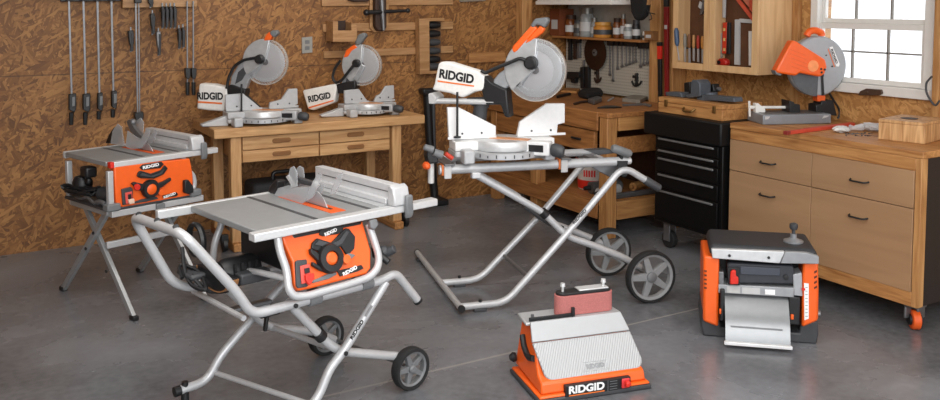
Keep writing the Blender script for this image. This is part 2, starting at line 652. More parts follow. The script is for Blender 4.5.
# ------------------------------------------------------------------ window
win = bpy.data.objects.new('window_1', None)
col.objects.link(win)
win.location = (XW, (WY0 + WY1) / 2, WZ0)
WORLD['window_1'] = Matrix.Translation(win.location)
struct(win)
fx0, fx1 = XW - 0.02, XW + 0.06
mb = MB()
mb.box(fx0, fx1, WY0 - 0.03, WY0 + 0.025, WZ0 + .0385, WZ1 - .0405)
mb.box(fx0, fx1, WY1 - 0.025, WY1 + 0.03, WZ0 + .0385, WZ1 - .0405)
mb.box(fx0, fx1, WY0 - 0.03, WY1 + 0.03, WZ1 - 0.04, WZ1 + 0.03)
mb.box(fx0 - 0.02, fx1, WY0 - 0.03, WY1 + 0.03, WZ0 - 0.02, WZ0 + 0.038)
mb.build('window_frame', WHITE, win, 0.004)
MZ = 1.545
for zz0, zz1, xo in ((WZ0 + 0.04, MZ, 0.0), (MZ, WZ1 - 0.04, 0.025)):
    sash = MB()
    x0, x1 = XW + 0.0 + xo, XW + 0.03 + xo
    y0, y1 = WY0 + 0.0255, WY1 - 0.0255
    sash.box(x0, x1, y0, y0 + 0.024, zz0, zz1)
    sash.box(x0, x1, y1 - 0.024, y1, zz0, zz1)
    sash.box(x0, x1, y0 + 0.024, y1 - 0.024, zz0, zz0 + 0.03)
    sash.box(x0, x1, y0 + 0.024, y1 - 0.024, zz1 - 0.035, zz1)
    so = sash.build('sash', WHITE, win, 0.003)
    p = MB(); p.box(x0 + 0.012, x0 + 0.016, y0 + 0.03, y1 - 0.03, zz0 + 0.03, zz1 - 0.03)
    p.build('pane', clear('window_glass', (250, 252, 255), 0.03, 0.02), so)
    mu = MB()
    for t in (1 / 3, 2 / 3):
        yy = y0 + (y1 - y0) * t
        mu.box(x0 + 0.004, x0 + 0.024, yy - 0.005, yy + 0.005, zz0 + 0.03, zz1 - 0.03)
    zc = (zz0 + zz1) / 2 + 0.01
    mu.box(x0 + 0.004, x0 + 0.024, y0 + 0.03, y1 - 0.03, zc - 0.005, zc + 0.005)
    mu.build('muntins', mat('grey_muntin', (132, 128, 122), 0.5), so)
mb = MB(); pl = X_(4.765)
mb.pp(pl, [(860, 95), (862, 91), (868, 88.5), (883, 89.5), (884, 93.5), (880, 95.5)], 0, 0.02)
mb.cyl(pl.px(869, 92, 0.02), pl.px(869, 92, 0.026), 0.011)
o = single(mb, 'window_latch_plate', mat('brown_plate', (74, 54, 42), 0.4), 'dark brown metal plate with a round boss on the window sill', 'latch', bevel=0.003)

# ------------------------------------------------------------------ back wall: outlet, cleats, bin, racks
t = thing('outlet_cover', 'grey wall outlet cover on the strand board left of the wooden cleats', 'outlet', BP.px(306.5, 53))
mb = MB(); mb.pp(BP, [(301.5, 37.5), (312, 36.5), (312, 52.5), (301.5, 53.5)], 0.0005, 0.012); mb.build('cover_plate', mat('grey_cover', (150, 148, 142), 0.5), t, 0.003)
for yy in (42, 48):
    mb = MB(); mb.pp(BP, [(304.5, yy - 1.8), (309, yy - 2.0), (309, yy + 1.6), (304.5, yy + 1.8)], 0.012, 0.016); mb.build('socket', GREYP, t, 0.002)
for y0a, y1a, y0b, y1b, xa, xb, lab in ((-3, 6.3, -3, 4.6, 321, 452, 'long wooden cleat board on the strand board wall, topmost of three'),
                                (24, 32, 21.5, 29, 322, 452, 'long wooden cleat board holding the small wooden bin, middle of three'),
                                (51.5, 58.3, 45.5, 52.5, 323, 452, 'long wooden cleat board just above the tan miter saw guard, lowest of three')):
    mb = MB(); mb.pp(BP, [(xa, y0a), (xb, y0b), (xb, y1b), (xa, y1a)], 0.0005, 0.022)
    single(mb, 'cleat_rail', CLEAT, lab, 'board', 'cleat boards on the back wall', bevel=0.003)
# open wooden bin on the middle cleat
t = thing('wooden_bin', 'small open wooden bin hung on the middle wall cleat', 'bin', BP.px(338, 42, 0.06))
q = BP.off(0.023)
mb = MB(); mb.pp(q, [(326, 21), (331, 21), (331, 41), (326, 41)], 0.0, 0.15); mb.build('side_panel', CLEAT, t, 0.002)
mb = MB(); mb.pp(q, [(345, 22), (350, 25), (351, 40), (345.5, 41)], 0.0, 0.13); mb.build('side_panel', CLEAT, t, 0.002)
mb = MB(); mb.pp(q, [(331, 21), (345, 20.5), (345, 41), (331, 41)], 0.0, 0.012); mb.build('back_panel', BROWNDK, t)
mb = MB(); mb.pp(q, [(327, 30), (350, 30), (350, 41), (327, 41.5)], 0.13, 0.145); mb.build('front_panel', CLEAT, t, 0.002)
mb = MB(); mb.pp(q, [(331, 40), (345, 40), (345, 41), (331, 41)], 0.012, 0.13); mb.build('bottom', CLEAT, t)
# tool holder in the middle
t = thing('plane_holder', 'tapered wooden holder with a dark hand plane hung on the cleats', 'holder', BP.px(379, 32, 0.03))
q = BP.off(0.023)
mb = MB(); mb.pp(q, [(369, -3), (388, -3), (387.5, 25), (383, 32), (373, 32.3), (369, 28)], 0.0, 0.018); mb.build('back_board', CLEAT, t, 0.002)
mb = MB(); mb.pp(q, [(371.5, -3), (382.5, -3), (383, 27), (380, 31), (374.5, 31), (371.5, 26)], 0.018, 0.075); mb.build('plane_body', BROWNDK, t, 0.008)
mb = MB(); mb.cyl(q.px(361, 12.5, 0.09), q.px(404, 10.5, 0.09), 0.02, 0.012, 10); mb.ball(q.px(362, 12.5, .09), 0.026); mb.ball(q.px(403, 10.5, .09), 0.02); mb.build('handle_bar', BLACK, t)
mb = MB(); mb.cyl(q.px(377, 0, 0.09), q.px(379, 30, 0.09), 0.02, 0.014, 10); mb.build('plane_iron', GREYST, t)
mb = MB(); mb.pp(BP, [(345, -4), (366, -4), (366, 1.5), (352, 2.0), (346, 0.5)], 0.024, 0.06)
single(mb, 'pull_saw', BROWNDK, 'dark brown saw handle hanging over the topmost cleat', 'saw', bevel=0.006)
# vertical rack of tools
t = thing('bit_rack', 'upright pale wooden rack with dark round bits hung across the cleats', 'rack', BP.px(427, 74, 0.05))
q = BP.off(0.023)
mb = MB(); mb.pp(q, [(415, 18.7), (425, 18), (425.5, 73), (415.5, 74)], 0.0, 0.08); mb.build('side_board', CLEAT, t, 0.003)
mb = MB(); mb.pp(q, [(425, 18), (440, 17.8), (440, 72.5), (425.5, 73.5)], 0.0, 0.02); mb.build('back_board', wood('rack_dark_wood', (92, 64, 40), (122, 88, 56), 'z'), t, 0.003)
mb = MB(); mb.pp(q, [(425, 18), (440, 17.8), (440, 20.8), (425, 21)], 0.02, 0.08); mb.build('shelf', CLEAT, t, 0.002)
mb = MB(); mb.pp(q, [(425, 70.5), (440, 70), (440, 72.5), (425.5, 73.5)], 0.02, 0.08); mb.build('shelf', CLEAT, t, 0.002)
for yy in (25, 33.5, 42, 50.5, 59, 66):
    mb = MB(); c = q.px(431.5, yy, 0.045); mb.lathe([(0, -0.05), (0.026, -0.05), (0.03, 0.0), (0.022, 0.05), (0, 0.05)], c, (1, 0, 0), 14); mb.build('bit', BLACK if int(yy) % 2 else DGREY, t)
mb = MB(); mb.pp(BP, [(467.5, 53), (503, 51.2), (505, 61), (468, 63)], 0.0005, 0.03)
single(mb, 'wood_offcut', PINE_X, 'short pine offcut board fixed to the back wall beside the corner post', 'board', bevel=0.004)  # a plain offcut board, not a rail
mb = MB(); mb.pp(BP, [(459, -6), (484, -6), (484, 1.0), (459, 2.0)], 0.0005, 0.03)
single(mb, 'grey_offcut', mat('weathered_board', (132, 122, 108), 0.7), 'grey weathered board at the top of the back wall', 'board', bevel=0.003)  # a grey offcut board, nothing hangs from it as on a rail

# ------------------------------------------------------------------ back wall: clamps
mb = MB(); mb.pp(BP, [(121, -8), (195, -9), (195, 6.6), (121, 8)], 0.0005, 0.07)
single(mb, 'clamp_rail', CLEAT, 'long wooden clamp rail across the top of the strand board wall', 'rail', bevel=0.004)
mb = MB(); mb.pp(BP, [(60, -8), (120, -8), (120, 1.2), (60, 1.6)], 0.0005, 0.035)
single(mb, 'clamp_rail', BLACK, 'black metal rack bar holding the four long bar clamps', 'rail', bevel=0.003)


def hook(t, p, wall_y=YW):
    mb = MB(); mb.cyl((p.x, p.y, p.z), (p.x, wall_y - .0005, p.z), .005, None, 8); mb.build('hanging_hook', GREYST, t)


def bar_clamp(x0, x1, yh, yt, lab, wide=False):
    t = thing('bar_clamp', lab, 'clamp', BP.px(x1, yt, 0.05), group='clamps hung on the back wall')
    q = BP.off(0.05)
    mb = MB(); mb.pp(q, [(x0 - 1.0, -10), (x0 + 1.0, -10), (x1 + 0.9, yt - 14), (x1 - 0.9, yt - 14)], -0.004, 0.012); mb.build('bar', GREYST, t)
    w = 3.6 if wide else 2.6
    mb = MB(); mb.pp(q, [(x1 - w, yh - 1), (x1 + w, yh - 2), (x1 + w, yh + 13), (x1 + 1.6, yh + 17), (x1 - w, yh + 14)], -0.012, 0.045); mb.build('jaw', BLACK, t, 0.004)
    mb = MB(); mb.pp(q, [(x1 - 0.8, yh + 1.5), (x1 + 2.2, yh + 1), (x1 + 2.2, yh + 10), (x1 - 0.8, yh + 11)], 0.046, 0.053); mb.build('jaw_plate', GREYP, t, 0.002)
    mb = MB(); mb.cyl(q.px(x1 - 0.9, yh + 17, 0.02), q.px(x1 - 1.2, yt, 0.02), 0.016, 0.013, 10); mb.build('grip', BLACK, t, 0.002)
    mb = MB(); mb.pp(q, [(x0 - 2.6, -10), (x0 + 3.4, -10), (x0 + 3.4, 0.6), (x0 - 2.6, 1.2)], -0.01, 0.05); mb.build('fixed_jaw', BLACK, t, 0.003)
    hook(t, q.px(x0, -6), YW - .0355)
    return t


bar_clamp(68.5, 72, 95, 124.5, 'long black bar clamp, first from the left on the wall', True)
bar_clamp(83.0, 86, 95, 124.5, 'long black bar clamp with a wide jaw, second from the left on the wall', True)
bar_clamp(97.0, 99.5, 94, 119, 'long slim bar clamp, third from the left on the wall')
bar_clamp(111, 113.5, 92, 117, 'long slim bar clamp, fourth from the left on the wall')
t = thing('long_clamp', 'very long single bar clamp reaching down behind the far table saw guard', 'clamp', BP.px(137, 122, 0.03), group='clamps hung on the back wall')
q = BP.off(0.03)
mb = MB(); mb.pp(q, [(133.6, 2), (135.2, 2), (137.2, 118), (135.8, 118)], 0.042, 0.056); mb.pp(q, [(137, 2), (138, 2), (139, 112), (138, 112)], 0.042, 0.052); mb.build('bar', GREYST, t)
mb = MB(); mb.pp(q, [(133, 112), (142, 111), (142, 117), (139, 122), (134, 121)], 0.0, 0.07); mb.build('jaw', BLACK, t, 0.004)
mb = MB(); mb.pp(q, [(132.6, -4), (139.6, -4), (139.6, 3), (132.6, 3)], 0.042, 0.09); mb.build('fixed_jaw', BLACK, t, 0.004)
hook(t, BP.px(136.5, 60, .072))


def small_clamp(xa, ya, yb, lab, s=1.0, m=BLACK):
    t = thing('quick_clamp', lab, 'clamp', BP.px(xa, yb, 0.08), group='clamps hung on the back wall')
    q = BP.off(0.08)
    mb = MB(); mb.pp(q, [(xa - .6, ya - 4), (xa + .6, ya - 4), (xa + .6, yb), (xa - .6, yb)], 0, 0.012); mb.build('bar', GREYST, t)
    mb = MB(); mb.pp(q, [(xa - 2.6 * s, ya), (xa + 1.8 * s, ya - 1), (xa + 2.4 * s, ya + (yb - ya) * .55), (xa + 0.6 * s, yb - 2), (xa - 1.8 * s, ya + (yb - ya) * .5)], -0.008, 0.035); mb.build('jaw', m, t, 0.004)
    mb = MB(); mb.cyl(q.px(xa + 1.0 * s, ya + 2, 0.03), q.px(xa + 0.6 * s, yb - 1, 0.03), 0.011, 0.009, 8); mb.build('grip', DGREY, t)
    hook(t, q.px(xa, ya + 3), YW if ya > 5 else YW - .0705)
    return t


small_clamp(130.5, 31, 52, 'small black trigger clamp hanging alone beside the very long bar clamp', 1.2)
small_clamp(152, 14, 35, 'black trigger clamp under the left half of the clamp rail')
small_clamp(158, 32, 56, 'grey steel spring clamp, lowest under the middle of the clamp rail', 1.0, GREYST)
for i, xx in enumerate((162, 166, 170, 174)):
    small_clamp(xx, 7, 28.5, 'short black clamp, %s of the tight row of four under the clamp rail' % ('first', 'second', 'third', 'last')[i], 0.62)
small_clamp(150, -2, 8, 'tiny black clamp on the face of the clamp rail', 1.2)
small_clamp(178.5, 29, 49, 'short black clamp hanging just right of the row of four', 0.62)
small_clamp(182.5, 28, 48, 'short black clamp hanging left of the paired thin bar clamps', 0.62)
for x0, lab in ((187, 'thin bar clamp with black jaw, left one of the pair above the dust bag'), (193, 'thin bar clamp with black jaw, right one of the pair above the dust bag')):
    t = thing('thin_clamp', lab, 'clamp', BP.px(x0, 95, 0.08), group='clamps hung on the back wall')
    q = BP.off(0.08)
    mb = MB(); mb.pp(q, [(x0 - .7, 1), (x0 + .5, 1), (x0 + .7, 84), (x0 - .5, 84)], 0, 0.012); mb.build('bar', GREYST, t)
    mb = MB(); mb.pp(q, [(x0 - 2.8, 68), (x0 + 2.4, 68), (x0 + 2.4, 75), (x0 + 1, 79), (x0 - 2.2, 77)], -0.01, 0.04); mb.build('jaw', BLACK, t, 0.003)
    mb = MB(); mb.cyl(q.px(x0, 82, 0.015), q.px(x0 + 0.2, 95, 0.015), 0.015, 0.013, 10); mb.build('grip', BLACK, t, 0.002)
    hook(t, q.px(x0, 4), YW - .0705)

# black folded support standing against the back wall
t = thing('folded_stand', 'black folded upright stand leaning on the back wall behind the near miter saw', 'stand', atz(434, 199, 0.0))
q = Y_(6.42)
mb = MB(); mb.tube([q.px(427, 92), q.px(429.5, 140), q.px(434.5, 196)], 0.034, 0.05, 12); mb.build('pole', BLACK, t)
mb = MB(); mb.tube([q.px(433.0, 92), q.px(434, 150), q.px(436, 197)], 0.017, 0.05, 10); mb.build('inner_pole', DGREY, t)
mb = MB(); mb.pp(q, [(420.5, 88.5), (436.5, 88), (436.5, 94), (432, 97), (421, 94)], -0.05, 0.05); mb.build('head', BLACK, t, 0.012)
z0 = q.px(435, 197)
mb = MB(); mb.box(z0.x - 0.07, z0.x + 0.07, 6.30, 6.47, 0.001, 0.05); mb.build('foot', BLACK, t, 0.012)

# ------------------------------------------------------------------ drawer workbench with two miter saws
BZ = 0.84
t = thing('drawer_workbench', 'pale maple workbench with four drawers against the strand board wall', 'workbench', (2.15, 6.1, 0))
mb = MB(); mb.box(1.40, 2.96, 5.80, 6.42, BZ - 0.065, BZ); mb.build('worktop', MAPLE, t, 0.006)
for x, y in ((1.55, 5.86), (2.74, 5.86), (1.55, 6.34), (2.74, 6.34)):
    mb = MB(); mb.box(x - 0.036, x + 0.036, y - 0.036, y + 0.036, 0.055, BZ - 0.0655); mb.build('leg', MAPLE_Z, t, 0.005)
for y in (5.86, 6.34):
    pass
for x in (1.55, 2.74):
    mb = MB(); mb.box(x - 0.036, x + 0.036, 5.79, 6.42, 0.0005, 0.0545); mb.build('foot_rail', PINE_Y, t, 0.005)
mb = MB(); mb.box(1.60, 2.70, 6.31, 6.35, 0.10, 0.17); mb.build('stretcher', MAPLE, t, 0.004)
mb = MB(); mb.box(1.592, 2.70, 5.87, 6.36, 0.588, BZ - 0.0655); mb.build('drawer_case', MAPLE, t, 0.003)
for cx, (xa, xb) in enumerate(((1.60, 2.14), (2.15, 2.69))):
    for (za, zb) in ((0.595, 0.672), (0.68, 0.768)):
        mb = MB(); mb.box(xa, xb, 5.845, 5.8695, za, zb); d = mb.build('drawer', MAPLE, t, 0.003)
        mb = MB(); xm, zm = (xa + xb) / 2, (za + zb) / 2 + 0.004
        mb.prism(arc(xm + 0.05, zm, 0.016, -90, 90, 8) + arc(xm - 0.05, zm, 0.016, 90, 270, 8), lambda a, b, dd: (a, 5.845 - dd, b), 0.0, 0.008)
        mb.build('handle', wood('handle_wood', (120, 78, 40), (150, 104, 58), 'x'), d, 0.003)
for x, y in ((2.82, 5.86), (1.47, 5.86)):
    mb = MB(); mb.cyl((x - 0.015, y, 0.045), (x + 0.015, y, 0.045), 0.0445, None, 18); mb.box(x - 0.025, x + 0.025, y - 0.02, y + 0.02, 0.06, 0.115)
    mb.build('caster', BLACK, t, 0.003)
# black case under it
t = thing('tool_case', 'black soft tool case on the floor under the drawer workbench', 'case', (1.98, 6.2, 0))
mb = MB(); mb.box(1.72, 2.30, 6.02, 6.28, 0.0005, 0.40); mb.build('case_body', mat('black_cloth', (40, 40, 42), 0.8, 0, 0.2), t, 0.03, 3)
mb = MB(); mb.tube([(1.9, 6.15, 0.39), (1.9, 6.15, 0.45), (2.1, 6.15, 0.45), (2.1, 6.15, 0.39)], 0.014, 0.03); mb.build('handle', BLACK, t)
mb = MB(); mb.box(1.73, 2.29, 6.012, 6.0195, 0.29, 0.31); mb.build('zip', DGREY, t)
# a floor extractor mouth under the bench

# ------------------------------------------------------------------ right wall: second bench
t = thing('old_workbench', 'worn brown wooden workbench with a low shelf under the pegboard', 'workbench', (4.3, 5.62, 0))
bx0, bx1, by0, by1, bz = 3.88, 4.65, 4.79, 6.38, 0.90
mb = MB(); mb.box(bx0, bx1, by0, by1, bz - 0.035, bz); mb.build('worktop', BENCHW, t, 0.005)
for x, y in ((bx0 + 0.05, by0 + 0.055), (bx0 + 0.05, by1 - 0.05), (bx1 - 0.05, by0 + 0.055), (bx1 - 0.05, by1 - 0.05), (bx0 + 0.05, 5.72)):
    mb = MB(); mb.box(x - 0.045, x + 0.045, y - 0.045, y + 0.045, 0.0005, bz - 0.0355); mb.build('leg', BENCHZ, t, 0.005)
mb = MB(); mb.box(bx0 - 0.012, bx0 + 0.0045, by0 + 0.105, by1, 0.765, bz - 0.001); mb.build('front_apron', BENCHW, t, 0.004)
mb = MB(); mb.box(bx0 + 0.1, bx1, by0, by0 + 0.03, 0.77, bz - 0.036); mb.build('end_apron', wood('bench_end', (160, 108, 58), (196, 144, 88), 'x'), t, 0.004)
mb = MB(); mb.box(bx0 + 0.006, bx0 + 0.04, by0 + 0.16, 5.66, 0.60, 0.755); d = mb.build('drawer', BENCHW, t, 0.004)
mb = MB(); mb.box(bx0 - 0.012, bx0 + 0.0055, 5.10, 5.21, 0.672, 0.688); mb.build('handle', BLACK, d, 0.004)
mb = MB(); mb.box(bx0 + 0.006, bx0 + 0.04, 5.78, by1 - 0.1, 0.60, 0.755); mb.build('front_panel', BENCHW, t, 0.004)
mb = MB(); mb.box(bx0 + 0.1, bx1 - 0.1, by0 + 0.02, by0 + 0.05, 0.60, 0.72); mb.build('end_rail', BENCHW, t, 0.004)
mb = MB(); mb.box(bx0 + 0.02, bx1 - 0.02, by0 + 0.105, by1 - 0.1, 0.225, 0.25); mb.build('lower_shelf', BENCHW, t, 0.003)
mb = MB(); mb.box(bx0 - 0.005, bx0 + 0.0045, by0 + 0.105, by1, 0.13, 0.245); mb.build('shelf_rail', BENCHW, t, 0.003)
mb = MB(); mb.box(bx0 + 0.1, bx1 - 0.02, by0 + 0.01, by0 + 0.05, 0.13, 0.26); mb.build('end_shelf_rail', PINE_X, t, 0.003)
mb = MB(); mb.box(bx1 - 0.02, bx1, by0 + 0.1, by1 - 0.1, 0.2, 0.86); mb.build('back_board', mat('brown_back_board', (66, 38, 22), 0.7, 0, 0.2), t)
# bucket on its low shelf
c = Vector((4.16, 5.32, 0.2505))
t = thing('bucket', 'white bucket with red label bands on the old workbench low shelf', 'bucket', c)
mb = MB(); mb.lathe([(0, 0), (0.105, 0), (0.125, 0.24), (0.118, 0.24), (0.1, 0.01), (0, 0.01)], c, (0, 0, 1), 28); mb.build('pail', mat('white_pail', (206, 200, 192), 0.5), t)
mb = MB(); mb.lathe([(0.1075, 0.008), (0.1135, 0.075), (0.1115, 0.075), (0.106, 0.008)], c, (0, 0, 1), 28); mb.build('red_band', RED, t)
mb = MB(); mb.lathe([(0.1225, 0.185), (0.1275, 0.24), (0.1255, 0.24), (0.1205, 0.185)], c, (0, 0, 1), 28); mb.build('red_band', RED, t)
for i in range(3):
    pass
mb = MB()
for k in range(5):
    a = -2.75 + k * 0.17
    p0 = c + Vector((math.cos(a) * 0.1165, math.sin(a) * 0.1165, 0.105))
    mb.sweep([p0, p0 + Vector((0.001 * math.cos(a), 0.001 * math.sin(a), 0.05))], 0.007, 6)
mb.build('label_letters', RED, t)
mb = MB(); mb.tube([c + Vector((-0.12, 0.03, 0.23)), c + Vector((-0.11, 0, 0.33)), c + Vector((0.11, 0, 0.33)), c + Vector((0.12, 0.03, 0.23))], 0.004, 0.08, 6); mb.build('handle', GREYST, t)
# tools heaped on the low shelf
for i, (x, y, l, r, az, m_, lab) in enumerate(((4.10, 5.025, 0.26, 0.038, 12, LGREY, 'grey caulking tube lying at the front of the low shelf'),
                                       (4.16, 5.13, 0.30, 0.045, -8, GREYST, 'dull steel canister lying behind the caulking tube on the low shelf'),
                                       (4.44, 5.10, 0.18, 0.032, 20, PINE_X, 'round wooden mallet head lying on the low shelf by the bench end'))):
    dx, dy = math.cos(math.radians(az)) * l / 2, math.sin(math.radians(az)) * l / 2
    z = 0.251 + r
    t = thing('caulking_tube' if i == 0 else ('canister' if i == 1 else 'mallet'), lab, ('tube', 'canister', 'mallet')[i], (x, y, 0.251))
    mb = MB(); mb.lathe([(0, -l / 2), (r, -l / 2), (r, l * .35), (r * .5, l * .42), (0, l * .42)], (x, y, z), (math.cos(math.radians(az)), math.sin(math.radians(az)), 0), 18); mb.build('body', m_, t)
    mb = MB(); p = Vector((x, y, z)) - Vector((dx, dy, 0)) * 1.0; mb.cyl(p, p - Vector((dx, dy, 0)) * 0.35, r * .45, r * .3, 10); mb.build('nozzle' if i != 2 else 'handle', BLACK if i != 2 else PINE_X, t)
mb = MB(); mb.box(3.99, 4.5, 4.905, 4.94, 0.2505, 0.29)
single(mb, 'grey_pipe_board', GREYST, 'long flat grey bar lying along the end of the low shelf', 'bar', bevel=0.008)
# things on the bench top
def on_bench(name, m, lab, cat, poly, h, bevel=0.004, grp='tools lying on the old workbench', z=bz, lift=0.0006):
    mb = MB(); pl = floor_pl(z + lift)
    mb.prism(pl.poly(poly), pl.at, 0, h)
    return single(mb, name, m, lab, cat, grp, bevel)
on_bench('rolled_glove', mat('black_cloth2', (18, 18, 19), 0.85), 'black work gloves bunched up on the old workbench', 'gloves', [(578, 97.5), (581, 95), (591, 93.5), (601, 94), (603, 96.5), (597, 99), (587, 100)], 0.055, 0.02)
on_bench('hand_plane', GREYST, 'small steel block plane on the old workbench in front of the gloves', 'plane', [(588, 103.5), (597, 100.5), (602, 102), (594, 105.3)], 0.04, 0.008)
on_bench('leather_strap', BROWNDK, 'dark curved leather strip lying on the old workbench', 'strap', [(573, 104.5), (580, 102.3), (590, 101.3), (590, 102.2), (581, 103.6), (575, 105.5)], 0.012)
on_bench('curved_saw', mat('dark_blade', (44, 42, 42), 0.35, 0.5), 'dark curved saw blade on the old workbench near its front edge', 'saw', [(597, 108.6), (605, 106.6), (614, 106.6), (622, 108.0), (614, 108.5), (606, 108.6)], 0.01)
on_bench('steel_rule', STEEL, 'bright steel rule lying across the old workbench', 'ruler', [(607, 101), (613, 97.5), (614.5, 98), (608.5, 101.8)], 0.006, 0.001)
on_bench('sheet_stack', mat('grey_sheets', (138, 132, 122), 0.5, 0.2), 'grey stack of abrasive sheets on the old workbench by the pegboard', 'sheets', [(622, 102), (632, 98.2), (648, 99.3), (640, 103.8)], 0.03, 0.004)
on_bench('try_square', GREYST, 'dull steel try square lying in front of the grey sheets', 'square', [(622, 105.2), (645, 104.2), (652, 106), (650, 107.2), (643, 105.4), (623, 106.4)], 0.01, 0.002)
on_bench('wood_scrap', PINE_Y, 'flat pine scrap lying on the far end of the old workbench', 'board', [(561, 92.5), (566, 89.8), (580, 90.6), (577, 93.8)], 0.02)
on_bench('chisel_loose', BLACK, 'dark handled chisel lying on the far half of the old workbench', 'chisel', [(556, 97.4), (570, 94.6), (571, 95.4), (557, 98.4)], 0.02)

# ------------------------------------------------------------------ pegboard wall
PX_ = 4.735
mb = MB(); mb.box(PX_, 4.75, 5.255, 6.45, 0.905, 1.365)
o = single(mb, 'pegboard', pegmat(), 'white perforated pegboard above the old workbench', 'pegboard')
mb = MB(); mb.box(4.756, 4.797, 5.255, 6.45, 1.40, 2.2)
single(mb, 'wall_panel', mat('off_white_panel', (176, 170, 160), 0.6), 'plain off white wall panel behind the jars on the shelf', 'panel')
mb = MB(); mb.box(4.57, 4.75, 5.255, 6.45, 1.3665, 1.386)
single(mb, 'wall_shelf', BENCHW, 'long brown wooden shelf of jars above the pegboard', 'shelf', bevel=0.003)
t = thing('hanging_cabinet', 'white wall unit with a flat underside above the jar shelf', 'cabinet', (4.55, 5.8, 1.66))
mb = MB(); mb.box(4.32, 4.75, 5.31, 6.34, 1.663, 1.695); mb.build('bottom_panel', WHITE, t, 0.003)
mb = MB(); mb.box(4.33, 4.75, 5.32, 6.33, 1.6955, 2.3); mb.build('body', WHITE, t, 0.004)
SZ = 1.3865
SX = 4.65
SP = X_(SX)


def on_shelf(name, m, lab, cat, xa, xb, ytop, kind='jar', lid=None, grp='containers on the wall shelf', dx=0.0):
    pl = X_(SX + dx)
    a0, _ = pl.ab(xa, 30)
    a1, _ = pl.ab(xb, 30)
    _, zt = pl.ab((xa + xb) / 2, ytop)
    y = -(a0 + a1) / 2
    w = abs(a1 - a0)
    h = max(0.02, zt - SZ)
    X = SX + dx
    if kind == 'box':
        t = thing(name, lab, cat, (X, y, SZ + 0.0005), group=grp)
        mb = MB(); d = min(w, 0.16) / 2; mb.box(X - d, X + d, y - w / 2, y + w / 2, SZ + 0.0006, SZ + h); mb.build('box_body', m, t, 0.003)
        mb = MB(); mb.box(X - d - 0.001, X + d + 0.001, y - w / 2 - 0.001, y + w / 2 + 0.001, SZ + h * .8, SZ + h * 1.01); mb.build('lid', lid or m, t, 0.002)
        mb = MB(); mb.box(X - d - 0.002, X - d - 0.0005, y - w * .3, y + w * .3, SZ + h * .25, SZ + h * .6); mb.build('paper_label', LGREY, t)
    else:
        t = thing(name, lab, cat, (X, y, SZ + 0.0005), group=grp)
        r = w / 2
        hb = h * 0.8
        mb = MB(); mb.lathe([(0, 0.0006), (r * .94, 0.0006), (r, 0.01), (r, hb * .85), (r * .82, hb), (0, hb)], (X, y, SZ), (0, 0, 1), 18); mb.build('jar_body', m, t)
        mb = MB(); mb.lathe([(0, hb), (r * .86, hb), (r * .86, h), (0, h)], (X, y, SZ), (0, 0, 1), 18); mb.build('lid', lid or DGREY, t)
        mb = MB(); mb.lathe([(r * 1.005, hb * .25), (r * 1.012, hb * .3), (r * 1.012, hb * .6), (r * 1.005, hb * .65)], (X, y, SZ), (0, 0, 1), 18); mb.build('paper_label', LGREY if kind == 'jar' else DGREY, t)
    return t


AMBER = mat('amber_jar', (112, 62, 26), 0.25, 0, 0.2)
GLASSJ = mat('dusty_glass', (142, 146, 146), 0.2, 0, 0.1)
TIN = mat('tin', (120, 118, 112), 0.35, 0.4, 0.1)
on_shelf('parts_box', BLACK, 'black box with label at the far end of the jar shelf', 'box', 546, 553, 15, 'box')
on_shelf('cardboard_box', mat('rust_box', (120, 62, 30), 0.7), 'tall rust brown box beside the black box on the shelf', 'box', 556.5, 566.5, 9, 'box')
on_shelf('amber_jar', AMBER, 'amber jar right of the tall rust brown box', 'jar', 567.5, 574.5, 15, 'jar', BROWNDK)
on_shelf('paint_tin', TIN, 'grey tin between the amber jar and the tall glass jar', 'tin', 575.5, 581.5, 20, 'tin')
on_shelf('glass_jar', GLASSJ, 'tall dusty glass jar with a metal lid on the shelf', 'jar', 582.5, 591.5, 8, 'jar', TIN)
on_shelf('glass_jar', GLASSJ, 'shorter glass jar left of the yellow wooden tub', 'jar', 592, 596.5, 18, 'jar', TIN)
# wooden tub
t = on_shelf('wooden_tub', mat('amber_tub', (196, 132, 52), 0.45, 0, 0.08), 'round yellow wooden tub in the middle of the jar shelf', 'tub', 597.0, 608.8, 22, 'tin', mat('amber_lid', (206, 150, 72), 0.45))
on_shelf('amber_jar', AMBER, 'tall dark amber jar right of the yellow tub', 'jar', 614.5, 620, 18, 'jar', BROWNDK)
on_shelf('glass_jar', GLASSJ, 'squat clear jar with a white lid under the hanging glove', 'jar', 625.5, 632, 24, 'jar', WHITE)
on_shelf('amber_jar', AMBER, 'dark amber jar behind the squat white lidded jar', 'jar', 621.2, 625.0, 14, 'jar', TIN, dx=0.0)
on_shelf('cardboard_box', mat('tan_box', (134, 92, 52), 0.7), 'low tan box at the near end of the jar shelf', 'box', 649, 657.5, 31, 'box')
on_shelf('paint_tin', mat('white_tin', (196, 192, 184), 0.5), 'small white pot left of the low tan box', 'pot', 643.3, 647, 31.5, 'tin', WHITE)
on_shelf('spray_can', BLACK, 'dark spray can below the hanging black glove', 'can', 633.5, 639, 20, 'jar', DGREY)
